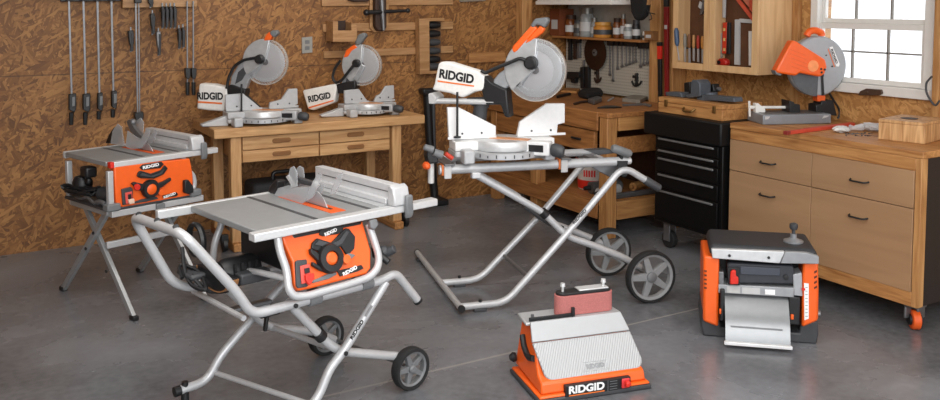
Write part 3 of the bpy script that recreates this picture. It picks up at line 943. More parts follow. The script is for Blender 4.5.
# hanging glove / hose
t = thing('hanging_gloves', 'black gloves with loose cords hanging above the jar shelf', 'gloves', X_(4.40).px(638, 22))
pl = X_(4.42)
mb = MB(); mb.pp(pl, [(632, -6), (648, -8), (648.5, 6), (646, 16), (641, 21), (637, 20), (633.5, 12)], -0.035, 0.035); mb.build('glove', mat('black_cloth3', (16, 16, 17), 0.9), t, 0.03, 3)
mb = MB(); mb.tube([pl.px(646, 8), pl.px(651, 15), pl.px(652, 19), pl.px(649, 20)], 0.004, 0.03, 6); mb.tube([pl.px(646, 12), pl.px(655, 14)], 0.004, 0.03, 6); mb.build('cord', BLACK, t)
mb = MB(); mb.pp(pl, [(650, -6), (654, -6), (650, 5), (648.5, 5)], 0, 0.02); mb.build('strap', CLEAT, t)

# tools on the pegboard
QP = X_(PX_)


def peg(name, lab, cat, parts, grp='hand tools hung on the pegboard', foot=None):
    t = thing(name, lab, cat, QP.px(*foot) if foot else QP.px(600, 70), group=grp)
    for pn, m_, fn in parts:
        mb = MB(); fn(mb); mb.build(pn, m_, t, 0.002)
    if parts[0][0] != 'hanging_hook':
        mb = MB(); p = t.location; mb.cyl((PX_ - .0005, p.y, p.z + .03), (PX_ - .022, p.y, p.z + .034), .004, None, 8); mb.build('hanging_hook', GREYST, t)
    return t


c = QP.px(598, 52.5, 0.03)
t = thing('circular_saw_blade', 'large dark brown circular saw blade hung on the pegboard', 'saw blade', QP.px(598, 69))
mb = MB()
n = 48
prof = []
R = 0.155
for i in range(n):
    for k, rr in ((0.0, 0.95), (0.7, 1.0)):
        a = 2 * PI * (i + k) / n
        prof.append((R * rr * math.cos(a), R * rr * math.sin(a)))
bl = Pl(c, QP.A, QP.B)
mb.prism(prof, bl.at, 0, 0.004); mb.build('blade', mat('dark_bronze', (60, 40, 30), 0.3, 0.5, 0.1), t)
mb = MB(); mb.lathe([(0, 0.004), (0.03, 0.004), (0.03, 0.01), (0, 0.012)], c, bl.N, 18); mb.build('arbor', GREYST, t)
mb = MB(); mb.cyl(c + bl.N * -0.029, c + bl.N * 0.02, 0.008); mb.build('hook', BLACK, t)


def wrench(x, y0, y1, lab, lean=0.0):
    def holder(mb): mb.pp(QP, [(x - 1.5, y0 - 4.5), (x + 1.3, y0 - 4.5), (x + 1.3, y0 + 1.5), (x - 1.5, y0 + 1.5)], 0.0005, 0.03)
    def body(mb): mb.pp(QP, [(x - .55, y0), (x + .55, y0), (x + .45 + lean, y1 - 4), (x + 1.5 + lean, y1 - 2), (x + .8 + lean, y1), (x + .2 + lean, y1 - 1.6), (x - .8 + lean, y1), (x - 1.4 + lean, y1 - 2), (x - .45 + lean, y1 - 4)], 0.012, 0.02)
    peg('combination_wrench', lab, 'wrench', [('hanging_hook', BLACK, holder), ('wrench_body', GREYST, body)], 'wrenches hung on the pegboard', (x, y1))


for i, (x, y1, w) in enumerate(((611.2, 76, 'first'), (614.3, 82, 'second and longest'), (619.0, 70, 'third'), (623.6, 68, 'fourth'), (627.8, 66.5, 'fifth'), (631.2, 65.5, 'sixth'), (634.4, 64, 'seventh'), (637.4, 63, 'eighth'))):
    wrench(x, 44 + i * .15, y1, 'grey wrench on the pegboard, %s in the long row from the saw blade' % w)
for i, (x, y1, w) in enumerate(((642.0, 68, 'first'), (645.3, 66, 'second'), (648.6, 65, 'third'), (651.6, 64, 'last'))):
    wrench(x, 47, y1, 'small grey wrench on the pegboard, %s in the short row by the black level' % w)
# pliers etc. on the left
for x, y0, y1, m_, lab in ((571.5, 37, 60, BLACK, 'black handled pliers on the pegboard left of the saw blade'), (576.5, 39, 59, BROWNDK, 'brown handled hammer on the pegboard beside the black pliers'), (580.2, 38, 58, GREYST, 'thin steel file on the pegboard, nearest the saw blade on its left')):
    def hd(mb): mb.pp(QP, [(x - 2, y0 - 1), (x + 2, y0 - 1.2), (x + 1.6, y0 + 5), (x - 1.6, y0 + 5)], 0.0005, 0.03)
    def bd(mb): mb.pp(QP, [(x - 1.2, y0 + 5), (x + 1.2, y0 + 5), (x + 1.5, y1), (x - 1.5, y1)], 0.002, 0.024)
    nm = 'pliers' if m_ is BLACK else ('hammer' if m_ is BROWNDK else 'metal_file')
    peg(nm, lab, nm.replace('metal_', ''), [('head', BLACK, hd), ('handle', m_, bd)], foot=(x, y1))
def d1(mb): mb.pp(QP, [(566, 73), (571, 71.5), (584, 72), (584, 76.5), (577, 79), (568, 78)], 0.0005, 0.06)
def d2(mb): mb.pp(QP, [(575, 76), (580, 77), (579, 83), (575.5, 82.5)], 0.01, 0.05)
peg('caulking_gun', 'black caulking gun hung low on the pegboard behind the near saw blade', 'tool', [('barrel', BLACK, d1), ('handle', BLACK, d2)], foot=(577, 83))
for x, lab in ((584.8, 'black handled drill bit holder low on the pegboard, left of a pair'), (589.6, 'black handled drill bit holder low on the pegboard, right of a pair')):
    def e1(mb): mb.pp(QP, [(x - 1.7, 67), (x + 1.7, 66.5), (x + 1.5, 88), (x - 1.5, 88)], 0.0005, 0.035)
    def e2(mb): mb.pp(QP, [(x - .7, 60), (x + .7, 60), (x + .7, 66.5), (x - .7, 66.9)], 0.004, 0.02)
    peg('bit_holder', lab, 'holder', [('handle', BLACK, e1), ('neck', GREYST, e2)], foot=(x, 88))
for xx, yy, lab in ((637.5, 73, 'small dark anchor shaped puller hung on the pegboard'), (598.6, 69.5, 'small brown hook tool hung under the circular saw blade')):
    s = 1.0 if xx > 610 else 0.7
    def g1(mb): mb.pp(QP, [(xx - .8, yy), (xx + 1, yy), (xx + 1, yy + 12), (xx - .8, yy + 12)], 0.0005, 0.02)
    def g2(mb): mb.tube([QP.px(xx - 4.5 * s, yy + 8, .012), QP.px(xx - 3 * s, yy + 12, .012), QP.px(xx, yy + 13, .012), QP.px(xx + 3.5 * s, yy + 11, .012), QP.px(xx + 5 * s, yy + 8, .012)], 0.009, 0.01, 8)
    def g3(mb): mb.pp(QP, [(xx - 2.4 * s, yy + 2), (xx + 2.2 * s, yy + 2), (xx + 2.2 * s, yy + 5), (xx - 2.4 * s, yy + 5)], 0.02, 0.03)
    peg('gear_puller', lab, 'tool', [('shaft', BLACK if s == 1 else BROWNDK, g1), ('arms', BLACK if s == 1 else BROWNDK, g2), ('collar', BLACK, g3)], foot=(xx, yy + 13))
# levels by the studs
t = thing('red_level', 'tall dark red spirit level standing upright between the wall studs', 'level', X_(4.64).px(668, 97))
pl = X_(4.64)
mb = MB(); mb.pp(pl, [(665.6, 7), (669.6, 7), (669.3, 105), (666.4, 105)], 0, 0.02, .9008); mb.build('beam', mat('dark_red', (132, 28, 30), 0.4), t, 0.002)
mb = MB(); mb.pp(pl, [(665.5, -12), (669.8, -12), (669.6, 6.8), (665.6, 6.8)], -0.001, 0.022); mb.build('end_cap', BLACK, t, 0.002)
mb = MB(); mb.pp(pl, [(666.6, 25), (669.2, 25), (669.2, 29), (666.6, 29)], 0.02, 0.024); mb.build('vial', LGREY, t, 0.001)
t = thing('black_level', 'black spirit level with a red end standing at the pegboard edge', 'level', X_(4.66).px(661, 96))
pl = X_(4.645)
mb = MB(); mb.pp(pl, [(659.3, 59), (662.5, 59), (662.6, 105), (659.8, 105)], 0, 0.02, .9008); mb.build('beam', BLACK, t, 0.002)
mb = MB(); mb.pp(pl, [(659, 46), (662.8, 46), (662.6, 58.9), (659.2, 58.9)], 0, 0.022); mb.build('red_end', RED, t, 0.002)
mb = MB(); mb.pp(pl, [(658.6, 42), (662.8, 42), (662.8, 45.9), (658.8, 45.9)], 0, 0.022); mb.build('end_cap', BLACK, t, 0.002)

# ------------------------------------------------------------------ upper tool cabinet
UX = 4.45
UP_ = X_(UX)
UZ0, UZ1, UY0, UY1 = 1.203, 2.05, 3.977, 4.767
t = thing('upper_tool_cabinet', 'birch wall cabinet with two open framed doors above the tool chest', 'cabinet', (4.62, 4.37, UZ0))
mb = MB(); mb.box(UX + 0.021, XW - 0.002, UY0, UY0 + 0.02, UZ0, UZ1); mb.build('side_panel', PLY, t, 0.002)
mb = MB(); mb.box(UX + 0.021, XW - 0.002, UY1 - 0.02, UY1, UZ0, UZ1); mb.build('side_panel', PLY, t, 0.002)
mb = MB(); mb.box(UX + 0.021, XW - 0.002, UY0 + 0.0205, UY1 - 0.0205, UZ0, UZ0 + 0.02); mb.build('bottom_panel', PLY, t)
mb = MB(); mb.box(UX + 0.021, XW - 0.002, UY0 + 0.0205, UY1 - 0.0205, UZ1 - 0.02, UZ1); mb.build('top_panel', PLY, t)
mb = MB(); mb.box(4.60, 4.61, UY0 + 0.021, UY1 - 0.021, UZ0 + 0.021, UZ1 - 0.021); mb.build('back_panel', mat('dark_brown_back', (92, 58, 34), 0.7, 0, 0.15, 20), t)
mb = MB(); mb.box(UX + 0.03, 4.5985, 4.40, 4.418, UZ0 + 0.021, UZ1 - 0.021); mb.build('divider', PLY, t)
for ya, yb in ((UY0 + 0.002, 4.405), (4.409, UY1 - 0.002)):
    mb = MB()
    w = 0.05
    mb.box(UX, UX + 0.02, ya, ya + w, UZ0, UZ1); mb.box(UX, UX + 0.02, yb - w, yb, UZ0, UZ1)
    mb.box(UX, UX + 0.02, ya + w, yb - w, UZ0, UZ0 + 0.047); mb.box(UX, UX + 0.02, ya + w, yb - w, UZ1 - 0.047, UZ1)
    mb.build('door_frame', PLY, t, 0.002)
# tools in it
IX = 4.568
IP = X_(IX)
mb = MB(); mb.pp(IP, [(680.5, 46.7), (706, 48.4), (706, 50.2), (680.5, 48.4)], -0.02, 0.012)
single(mb, 'chisel_rack', mat('dark_rack', (48, 40, 36), 0.6), 'dark rack strip holding the row of chisels in the cabinet', 'rack')
cc = [('pale', (206, 160, 106)), ('grey', (150, 144, 134)), ('brown', (126, 80, 46)), ('tan', (178, 128, 78)), ('red', (166, 50, 34)), ('amber', (200, 134, 60))]
for i, (nm, rgb) in enumerate(cc):
    x = 683.6 + i * 4.4
    lab = '%s handled chisel, %s right of the blue screwdriver in the cabinet' % (nm, ('first', 'second', 'third', 'fourth', 'fifth', 'sixth')[i])
    t = thing('chisel', lab, 'chisel', IP.px(x, 62), group='chisels in the wall cabinet rack')
    mb = MB(); mb.sweep([IP.px(x, 33 + i * .6, .03), IP.px(x, 36 + i * .6, .03), IP.px(x, 44 + i * .5, .03), IP.px(x, 47 + i * .4, .03)], [0.008, 0.012, 0.012, 0.007], 10); mb.build('handle', mat('chisel_' + nm, rgb, 0.4), t)
    mb = MB(); mb.pp(IP, [(x - .9, 47 + i * .4), (x + .9, 47 + i * .4), (x + .9, 61 + (i % 3)), (x - .9, 60.4 + (i % 3))], .027, .031); mb.build('blade', STEEL, t)
DP = X_(UX - .012)
t = thing('screwdriver', 'large blue handled screwdriver hung on the left edge of the cabinet door frame', 'screwdriver', DP.px(678.5, 61))
mb = MB(); mb.sweep([DP.px(676.2, 28), DP.px(676.4, 31), DP.px(677.0, 42), DP.px(677.2, 46)], [0.010, 0.018, 0.018, 0.010], 10); mb.build('handle', mat('slate_blue', (62, 84, 112), 0.4), t)
mb = MB(); mb.cyl(DP.px(677.2, 46), DP.px(679.2, 60), 0.004, None, 8); mb.build('shank', STEEL, t)
mb = MB(); mb.cyl(DP.px(676.3, 30), DP.px(676.3, 30) + Vector((.0115, 0, 0)), .004, None, 8); mb.build('hanging_hook', GREYST, t)
t = thing('hand_shears', 'grey tin snips hung in the top of the left cabinet door opening', 'snips', IP.px(703, 15))
mb = MB(); mb.pp(IP, [(704.5, -4), (708, -4), (707.5, 6), (704, 14), (701.5, 15), (703, 6)], 0, .02); mb.build('blades', GREYST, t, 0.002)
mb = MB(); mb.pp(IP, [(702.5, 1), (705, 3), (703.5, 9), (701, 7)], .02, .03); mb.build('pivot', LGREY, t, 0.002)
for x0, y1, lab in ((720.5, 11.5, 'short pale steel bar hung in the right cabinet opening, left one'), (725, 18, 'pale steel bar hung in the right cabinet opening, longer one')):
    mb = MB(); mb.pp(IP, [(x0 - 1.4, -9), (x0 + 1.8, -9), (x0 + .8, y1), (x0 - 1.4, y1 - .4)], 0, .012)
    single(mb, 'steel_bar', LGREY, lab, 'bar', bevel=.002)
mb = MB(); mb.pp(IP, [(719.2, 33), (722.8, 33), (722.8, 58), (719.2, 57.8)], 0, .014)
single(mb, 'steel_bar', mat('pale_bar', (168, 160, 150), .4, .3), 'pale upright bar standing left of the red level in the cabinet', 'bar', bevel=.002)
t = thing('torpedo_level', 'short red and black spirit level standing in the wall cabinet', 'level', IP.px(728, 54))
mb = MB(); mb.pp(IP, [(724.8, 22.5), (729, 22.3), (728, 53.6), (724, 53.3)], 0, .02); mb.build('red_face', mat('level_red', (206, 62, 36), .4), t, .002)
mb = MB(); mb.pp(IP, [(729.05, 22.3), (731.4, 22.5), (731, 54), (728.05, 53.7)], 0, .02); mb.build('black_edge', BLACK, t, .002)
for yy in (28, 38, 48):
    mb = MB(); mb.pp(IP, [(725.6, yy), (727.4, yy), (727.3, yy + 3), (725.5, yy + 3)], .02, .022); mb.build('vial', mat('yellow_vial', (222, 196, 120), .4), t)
t = thing('framing_square', 'grey steel frame square standing in the right cabinet opening', 'square', IP.px(736, 65))
mb = MB(); mb.pp(IP, [(733.2, 19.5), (737.6, 19.5), (737.4, 65), (732.6, 64.6)], -.03, -.015); mb.build('blade', LGREY, t, .001)
mb = MB(); mb.pp(IP, [(737.7, 18.6), (753, 19.8), (753, 23.5), (737.7, 22.5)], -.03, -.015); mb.build('tongue', LGREY, t, .001)
t = thing('rafter_square', 'red orange triangular rafter square hung at the cabinet top right', 'square', IP.px(750, 21))
mb = MB(); mb.pp(IP, [(734, -4), (738, -4), (753.5, 15.5), (753.5, 21.5)], 0, .012); mb.build('long_edge', mat('speed_red', (206, 84, 58), .5), t, .001)
mb = MB(); mb.pp(IP, [(750.6, -6), (753.5, -6), (753.5, 12.6), (750.6, 9.4)], 0, .012); mb.build('short_edge', mat('speed_red', (206, 84, 58), .5), t, .001)
mb = MB(); mb.pp(IP, [(742, -4), (749.8, -4), (749.8, 7.5), (743, -.5)], 0, .008); mb.build('web', mat('speed_pale', (196, 110, 84), .5), t, .001)
t = thing('chalk_line', 'small red chalk line reel on the floor of the wall cabinet', 'reel', IP.px(725, 66.5))
mb = MB(); mb.pp(IP, [(722, 63), (722.5, 60), (724.5, 58.2), (728, 58), (731.5, 60), (732, 64), (730, 65.8), (722.5, 65.2)], 0.01, .055, UZ0 + .0208); mb.build('case', mat('chalk_red', (176, 34, 24), .45), t, .01)
mb = MB(); mb.cyl(IP.px(725, 62, .055), IP.px(725, 62, .062), .012); mb.build('crank', BLACK, t)
mb = MB(); mb.pp(IP, [(749.7, 31), (753.3, 31.3), (753.3, 65.5), (749.9, 65.2)], 0, .012)
single(mb, 'white_ruler', WHITE, 'white ruler standing at the right edge of the cabinet opening', 'ruler', bevel=.001)

# ------------------------------------------------------------------ black tool chest
t = thing('rolling_tool_chest', 'black steel rolling tool chest with drawers left of the tan cabinet', 'tool chest', (4.35, 4.2, 0))
cx0, cx1, cy0, cy1 = 4.06, 4.64, 3.885, 4.50
mb = MB(); mb.box(cx0, cx1, cy0, cy1, 0.19, 0.78); mb.build('chest_body', STEELBLK, t, 0.006)
mb = MB(); mb.box(cx0 - 0.03, cx1, cy0 - 0.008, cy1 + 0.09, 0.7805, 0.93); mb.build('top_chest', mat('black_cabinet_top', (13, 13, 14), .5, 0, .1, spec=.3), t, 0.012)
zz = [(0.70, 0.775), (0.645, 0.695), (0.535, 0.64), (0.425, 0.53), (0.215, 0.42)]
for za, zb in zz:
    mb = MB(); mb.box(cx0 - 0.012, cx0 - 0.0005, cy0 + 0.03, cy1 - 0.02, za + .003, zb - .003); d = mb.build('drawer', STEELBLK, t, .003)
    mb = MB(); mb.box(cx0 - 0.026, cx0 - 0.0125, cy0 + 0.06, cy1 - 0.05, zb - .022, zb - .008); mb.build('handle', mat('handle_steel', (128, 130, 132), .35, .5), d, .004)
for x, y in ((4.14, 4.43), (4.14, 3.95), (4.56, 4.43), (4.56, 3.95)):
    mb = MB(); mb.cyl((x - .02, y, 0.0605), (x + .02, y, 0.0605), .06, None, 20); w = mb.build('caster', RUBBER, t, .006)
    mb = MB(); mb.box(x - .032, x - .024, y - .03, y + .03, .05, .165); mb.box(x + .024, x + .032, y - .03, y + .03, .05, .165); mb.box(x - .032, x + .032, y - .035, y + .035, .165, .189); mb.build('fork', GREYST, w, .003)
# wooden box on it
t = thing('wooden_box', 'pale wooden tool box with a latch and handle on the black chest', 'box', (4.3, 4.22, 0.931))
mb = MB(); mb.box(4.10, 4.46, 3.935, 4.52, 0.931, 1.0); mb.build('box_body', PINE_Y, t, .003)
mb = MB(); mb.box(4.10, 4.46, 3.935, 4.52, 1.0015, 1.034); mb.build('lid', PINE_Y, t, .003)
mb = MB(); mb.tube([(4.098, 4.27, .985), (4.075, 4.26, .966), (4.075, 4.18, .966), (4.098, 4.17, .985)], .007, .02, 8); mb.build('handle', mat('brass', (120, 92, 52), .35, .7), t)
for y in (4.44, 4.00):
    mb = MB(); mb.box(4.09, 4.0995, y - .012, y + .012, .975, 1.02); mb.build('latch', mat('brass', (120, 92, 52), .35, .7), t, .002)
# bench vise on the box
t = thing('bench_vise', 'blue grey iron bench vise sitting on the wooden tool box', 'vise', (4.28, 4.2, 1.035))
pl = X_(4.22)
mb = MB(); mb.lathe([(0, 0), (.085, 0), (.085, .012), (.05, .03), (.05, .05), (0, .05)], (4.26, 4.2, 1.035), (0, 0, 1), 20); mb.build('swivel_base', IRON, t)
mb = MB(); mb.pp(pl, [(691, 94.5), (696, 93), (696, 82), (697.5, 79.5), (702.5, 79.5), (705.5, 83), (705.5, 96), (692, 98)], -.05, .05, 1.036); mb.build('fixed_jaw', IRON, t, .006)
mb = MB(); mb.pp(pl, [(706, 94.5), (738, 97.2), (739, 102), (706, 100.5)], -.04, .04, 1.036); mb.build('slide_beam', IRON, t, .005)
mb = MB(); mb.pp(pl, [(670.5, 91.5), (686, 92), (688, 97.2), (671, 96.5)], -.03, .05, 1.036); mb.build('anvil', IRON, t, .006)
q = X_(4.33)
mb = MB(); mb.pp(q, [(688, 82.5), (694, 81.5), (694.5, 93.5), (688.5, 94)], -.02, .04, 1.037); mb.build('moving_jaw', BLACK, t, .006)
mb = MB(); mb.pp(q, [(707, 85), (717, 83.5), (718.5, 91.5), (708, 93.5)], -.02, .04, 1.037); mb.build('moving_jaw', BLACK, t, .006)
mb = MB(); mb.cyl(q.px(688, 89), q.px(720, 89), .014, None, 10); mb.build('screw', GREYST, t)

# ------------------------------------------------------------------ tan cabinet (counter)
CZ = 0.93
t = thing('counter_cabinet', 'tan rolling counter cabinet with two drawers and two doors under the window', 'cabinet', (4.45, 3.2, 0))
FX = 4.10
fp = X_(FX)
mb = MB(); mb.box(FX, 4.79, 2.60, 3.87, CZ - 0.035, CZ); mb.build('worktop', PINE_Y, t, .004)
mb = MB(); mb.box(FX + .0, FX + .03, 2.64, 3.865, CZ - 0.10, CZ - 0.0355); mb.build('top_rail', PINE_Y, t, .003)
mb = MB(); mb.box(FX + .0, FX + .05, 2.605, 2.6395, 0.135, CZ - 0.0355); mb.build('corner_stile', PINE_Z, t, .003)
mb = MB(); mb.box(FX + .0, FX + .03, 2.64, 3.865, 0.135, 0.21); mb.build('bottom_rail', PINE_Y, t, .003)
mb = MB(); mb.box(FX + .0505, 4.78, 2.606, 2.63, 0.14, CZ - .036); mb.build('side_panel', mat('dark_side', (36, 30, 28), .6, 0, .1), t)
mb = MB(); mb.box(FX + .06, 4.78, 2.64, 3.865, 0.14, CZ - .036); mb.build('carcass', MDF, t)
ysplit = 3.255
for (ya, yb) in ((2.643, ysplit - .002), (ysplit + .002, 3.862)):
    for kind, za, zb in (('drawer', 0.639, CZ - 0.101), ('door', 0.211, 0.635)):
        mb = MB(); mb.box(FX - .004, FX + .0295, ya, yb, za, zb); d = mb.build(kind, MDF, t, .002)
        ym = (ya + yb) / 2 + .0
        zm = zb - .10
        mb = MB(); mb.tube([(FX - .005, ym + .055, zm), (FX - .03, ym + .045, zm - .004), (FX - .03, ym - .045, zm - .004), (FX - .005, ym - .055, zm)], .005, .02, 8); mb.build('handle', BLACK, d)
for x, y in ((4.17, 2.66), (4.70, 2.68), (4.17, 3.78), (4.70, 3.78)):
    mb = MB(); mb.lathe([(0, -.02), (.05, -.02), (.0505, .02), (0, .02)], (x, y, .051), (.8, -.6, 0), 24); w = mb.build('caster', ORANGE_D, t, .006)
    mb = MB(); mb.cyl((x - .024, y + .018, .051), (x + .024, y - .018, .051), .028, None, 16); mb.build('hub', BLACK, w)
    mb = MB(); mb.box(x - .045, x + .045, y - .035, y + .035, .12, .1345); mb.pp(Pl((x, y, 0), (.6, .8, 0)), [], 0, 0) if False else None
    mb.box(x - .03, x + .03, y - .006, y + .006, .06, .12, Matrix.Translation((.022, -.016, 0))); mb.box(x - .03, x + .03, y - .006, y + .006, .06, .12, Matrix.Translation((-.022, .022, 0)))
    mb.build('fork', GREYST, w, .003)
# wooden block box on top
t = thing('wooden_block', 'pale wooden box block with an open slot on the counter corner', 'box', (4.45, 2.87, CZ + .0005))
fr = Pl((4.33, 2.76, CZ + .0005), (-math.sin(math.radians(14)), math.cos(math.radians(14)), 0))
M = Matrix.Translation((4.34, 2.75, CZ + .0005)) @ Matrix.Rotation(math.radians(12), 4, 'Z')
mb = MB(M); mb.box(0, .30, 0, .24, 0, .095); mb.build('block_body', BLOCKW, t, .004)
mb = MB(M); mb.box(-.001, .301, -.001, .241, .0955, .112); mb.build('lid', BLOCKW, t, .003)
mb = MB(M); mb.lathe([(0, .1121), (.04, .1121), (.045, .1145), (0, .1145)], (.13, .13, 0), (0, 0, 1), 20); mb.build('slot_ring', BROWNDK, t)
# red marking sticks
M = Matrix.Translation((4.07, 3.385, CZ + .0008))
t = thing('red_square_bar', 'long red painted bar lying across the counter in front of the chop saw', 'bar', (4.4, 3.385, CZ + .0005))
p0, p1 = atz(789, 132.5, CZ + .012), atz(864, 122.8, CZ + .012)
d = (p1 - p0).normalized(); w = Vector((-d.y, d.x, 0))
L_ = 0.62
fr = Pl(p0 + Vector((0, 0, -.011)), d, w)
mb = MB(); mb.prism([(0, -.012), (L_, -.012), (L_, .016), (0, .016)], fr.at, 0, .02); mb.build('bar_body', mat('faded_red', (196, 72, 52), .5, 0, .08), t, .002)
mb = MB(); mb.prism([(-.03, -.013), (-.0005, -.013), (-.0005, .017), (-.03, .017)], fr.at, 0, .021); mb.build('end_cap', mat('dark_faded_red', (130, 40, 32), .5), t, .002)
mb = MB(); mb.prism([(.2, .03), (L_ + .05, .03), (L_ + .05, .05), (.2, .05)], fr.at, 0, .015)
single(mb, 'red_square_bar', mat('faded_red', (196, 72, 52), .5, 0, .08), 'thinner red strip lying just behind the long red bar', 'bar', bevel=.002)
# plastic bag and screws
t = thing('plastic_bag', 'crumpled clear plastic bag on the counter next to the wooden box', 'bag', atz(876, 134, CZ))
mb = MB()
c = atz(874, 131, CZ)
mb.ball(c + Vector((0, 0, .02)), .07, 1.3, 1.2, .25, 18)
for v in mb.bm.verts:
    v.co += Vector((random.uniform(-.012, .012), random.uniform(-.012, .012), random.uniform(-.003, .012)))
    v.co.z = max(v.co.z, CZ + .001)
mb.build('bag_film', CLEARW, t, sharp=15)
mb = MB(); mb.sweep([c + Vector((-.08, .02, .026)), c + Vector((-.13, .04, .022)), c + Vector((-.15, .05, .024))], [.022, .012, .018], 8); mb.build('bag_neck', CLEARW, t)
for v in range(1):
    t = thing('plastic_bag', 'small white crumpled plastic bag at the end of the red bar', 'bag', atz(840, 133.5, CZ))
    mb = MB(); c = atz(841, 132.5, CZ); mb.ball(c + Vector((0, 0, .014)), .04, 1.4, 1.0, .42, 14)
    for q_ in mb.bm.verts:
        q_.co += Vector((random.uniform(-.008, .008), random.uniform(-.008, .008), random.uniform(-.002, .012))); q_.co.z = max(q_.co.z, CZ + .001)
    mb.build('bag_film', mat('white_film', (214, 214, 212), .4), t, sharp=15)
for i in range(14):
    px, py = 846 + i * 1.9 + random.uniform(-1, 1), 134.2 + random.uniform(-1.3, 1.6)
    p = atz(px, py, CZ + .003)
    a = random.uniform(0, PI)
    dd = Vector((math.cos(a), math.sin(a), 0))
    mb = MB(); mb.sweep([p - dd * .016, p + dd * .008, p + dd * .0085, p + dd * .012], [.0012, .0022, .005, .005], 6)
    single(mb, 'screw', GREYST if i % 2 else DGREY, 'small loose screw scattered on the counter between the two plastic bags', 'screw', 'loose screws on the counter')

# wooden rack and cord at the right edge
t = thing('lumber_rack', 'pale wooden rack with rungs beside the window at the right edge', 'rack', (4.7, 2.93, CZ))
pl = X_(4.70)
mb = MB(); mb.box(4.69, 4.73, 2.90, 2.94, CZ + .0005, 2.2); mb.build('upright', PINE_Z, t, .003)
mb = MB(); mb.box(4.69, 4.73, 2.70, 2.735, CZ + .0005, 2.2); mb.build('upright', PINE_Z, t, .003)
for z in (1.29, 1.42, 1.55):
    mb = MB(); mb.box(4.70, 4.72, 2.7355, 2.8995, z, z + .03); mb.build('rung', PINE_Y, t, .002)
mb = MB(); mb.tube([pl.px(938.5, 76, .06), pl.px(932.5, 82, .06), pl.px(932.5, 92, .06), pl.px(937, 100, .06), pl.px(942, 106, .06), pl.px(946, 100, .06)], .006, .03, 8)
single(mb, 'hanging_cable', DGREY, 'dark loop of cord hanging beside the window at the right edge', 'cord')

# ------------------------------------------------------------------ chop saw on the counter
t = thing('chop_saw', 'orange and grey chop saw with large round guard on the counter by the window', 'saw', (4.40, 3.72, CZ), -23)
cp = Pl((4.196, 3.69, 0), -23)
mb = MB(); mb.pp(cp, [(763, 115), (831.5, 114), (831.5, 123.6), (763, 125.2)], 0, -.22, CZ + .0008); mb.build('base_tray', mat('grey_tray', (138, 142, 148), .4, .3, .04), t, .006)
mb = MB(); mb.pp(cp, [(768, 114.6), (828, 113.6), (828, 114.4), (768, 115.4)], -.02, -.205); mb.build('tray_top', GREYST, t)
mb = MB(); mb.pp(cp, [(765, 116.5), (770, 116.4), (768, 119), (765, 119.5)], 0, .004); mb.pp(cp, [(824, 115.6), (829, 115.5), (827, 117), (822, 118.5)], 0, .004); mb.build('corner_marks', LGREY, t)
q = cp.off(-.14)
mb = MB(); mb.cyl(q.px(752, 107.3), q.px(786, 107.3), .009, None, 12); mb.build('vise_screw', WHITE, t)
mb = MB(); mb.cyl(q.px(749.2, 101), q.px(749.8, 116.5), .007, None, 10); mb.cyl(q.px(749, 107.3), q.px(753, 107.3), .012, None, 10); mb.build('vise_handle', WHITE, t)
mb = MB(); mb.pp(q, [(754, 103), (757, 103), (764, 108.5), (764, 112.5), (754.5, 112.5)], .02, -.02); mb.build('vise_nut', WHITE, t, .003)
mb = MB(); mb.pp(q, [(785, 99.5), (789.5, 101), (790, 103), (795.5, 103.5), (796, 113), (785, 112.8)], .06, -.05); mb.build('vise_jaw', BLACK, t, .004)
mb = MB(); mb.pp(q, [(812, 104), (817, 103.5), (818, 100), (829, 99.5), (833, 115), (812, 113)], .05, -.05); mb.build('pivot_bracket', BLACK, t, .004)
mb = MB(); mb.pp(q, [(815, 95), (823, 95), (823, 101), (815, 101)], .03, -.03); mb.build('pivot_arm', ORANGE_D, t, .003)
g = cp.off(-.14)
ca, cb_ = g.ab(816, 66)
ra = abs(g.ab(845.2, 66)[0] - ca) * .5 + abs(g.ab(816, 36.8)[1] - cb_) * .5
mb = MB(); mb.lathe([(0, -.03), (ra * .95, -.03), (ra, -.02), (ra, .02), (ra * .95, .03), (0, .03)], g.at(ca, cb_), g.N, 56); mb.build('guard', mat('guard_grey', (168, 171, 175), .38, .35, .03), t)
mb = MB(); pts = [(0, 0)] + [(ra * .99 * math.cos(math.radians(a)), ra * .99 * math.sin(math.radians(a))) for a in range(180, 276, 8)]
mb.prism([(ca + x, cb_ + y) for x, y in pts], g.at, .0305, .036); mb.build('lower_guard', mat('guard_dark', (92, 96, 100), .45, .3), t)
mb = MB(); mb.pp(g, [(818, 66), (822, 66), (820, 77), (821, 94.5), (818.5, 95)], .037, .042); mb.build('guard_edge', BLACK, t)
op = [(792.5, 40), (797, 41.5), (817, 54), (825.7, 59.5), (827.5, 67), (825, 74), (820.5, 77), (810, 75), (800.4, 73), (796, 76), (778, 73), (776, 70.7)]
g2 = cp.off(-.035)
mb = MB(); mb.pp(g2, op, -.07, 0); mb.build('motor_cover', ORANGE, t, .012, 3)
mb = MB(); mb.pp(g2, [(775.5, 70.5), (779, 71.5), (783, 75), (781, 76), (777, 74.5)], -.068, -.01); mb.build('motor_vent', GREYP, t, .003)
for k in range(5):
    mb = MB(); x0, y0 = 790 + k * .4, 49 + k * 4.2
    mb.pp(g2, [(x0, y0), (x0 + 16, y0 + 6), (x0 + 16, y0 + 6.7), (x0, y0 + .7)], 0, .0015); mb.build('cover_groove', ORANGE_D, t)
mb = MB(); mb.lathe([(0, 0), (.035, 0), (.035, .003), (0, .004)], g2.px(813, 66), g2.N, 20); mb.build('motor_badge', mat('light_orange', (244, 150, 92), .5), t)
for px, py in ((821, 69), (824.5, 69.5), (821.5, 72.3)):
    mb = MB(); c = g2.px(px, py); mb.lathe([(0, 0), (.007, 0), (.007, .004), (0, .004)], c, g2.N, 10); mb.build('bolt', BLACK, t)
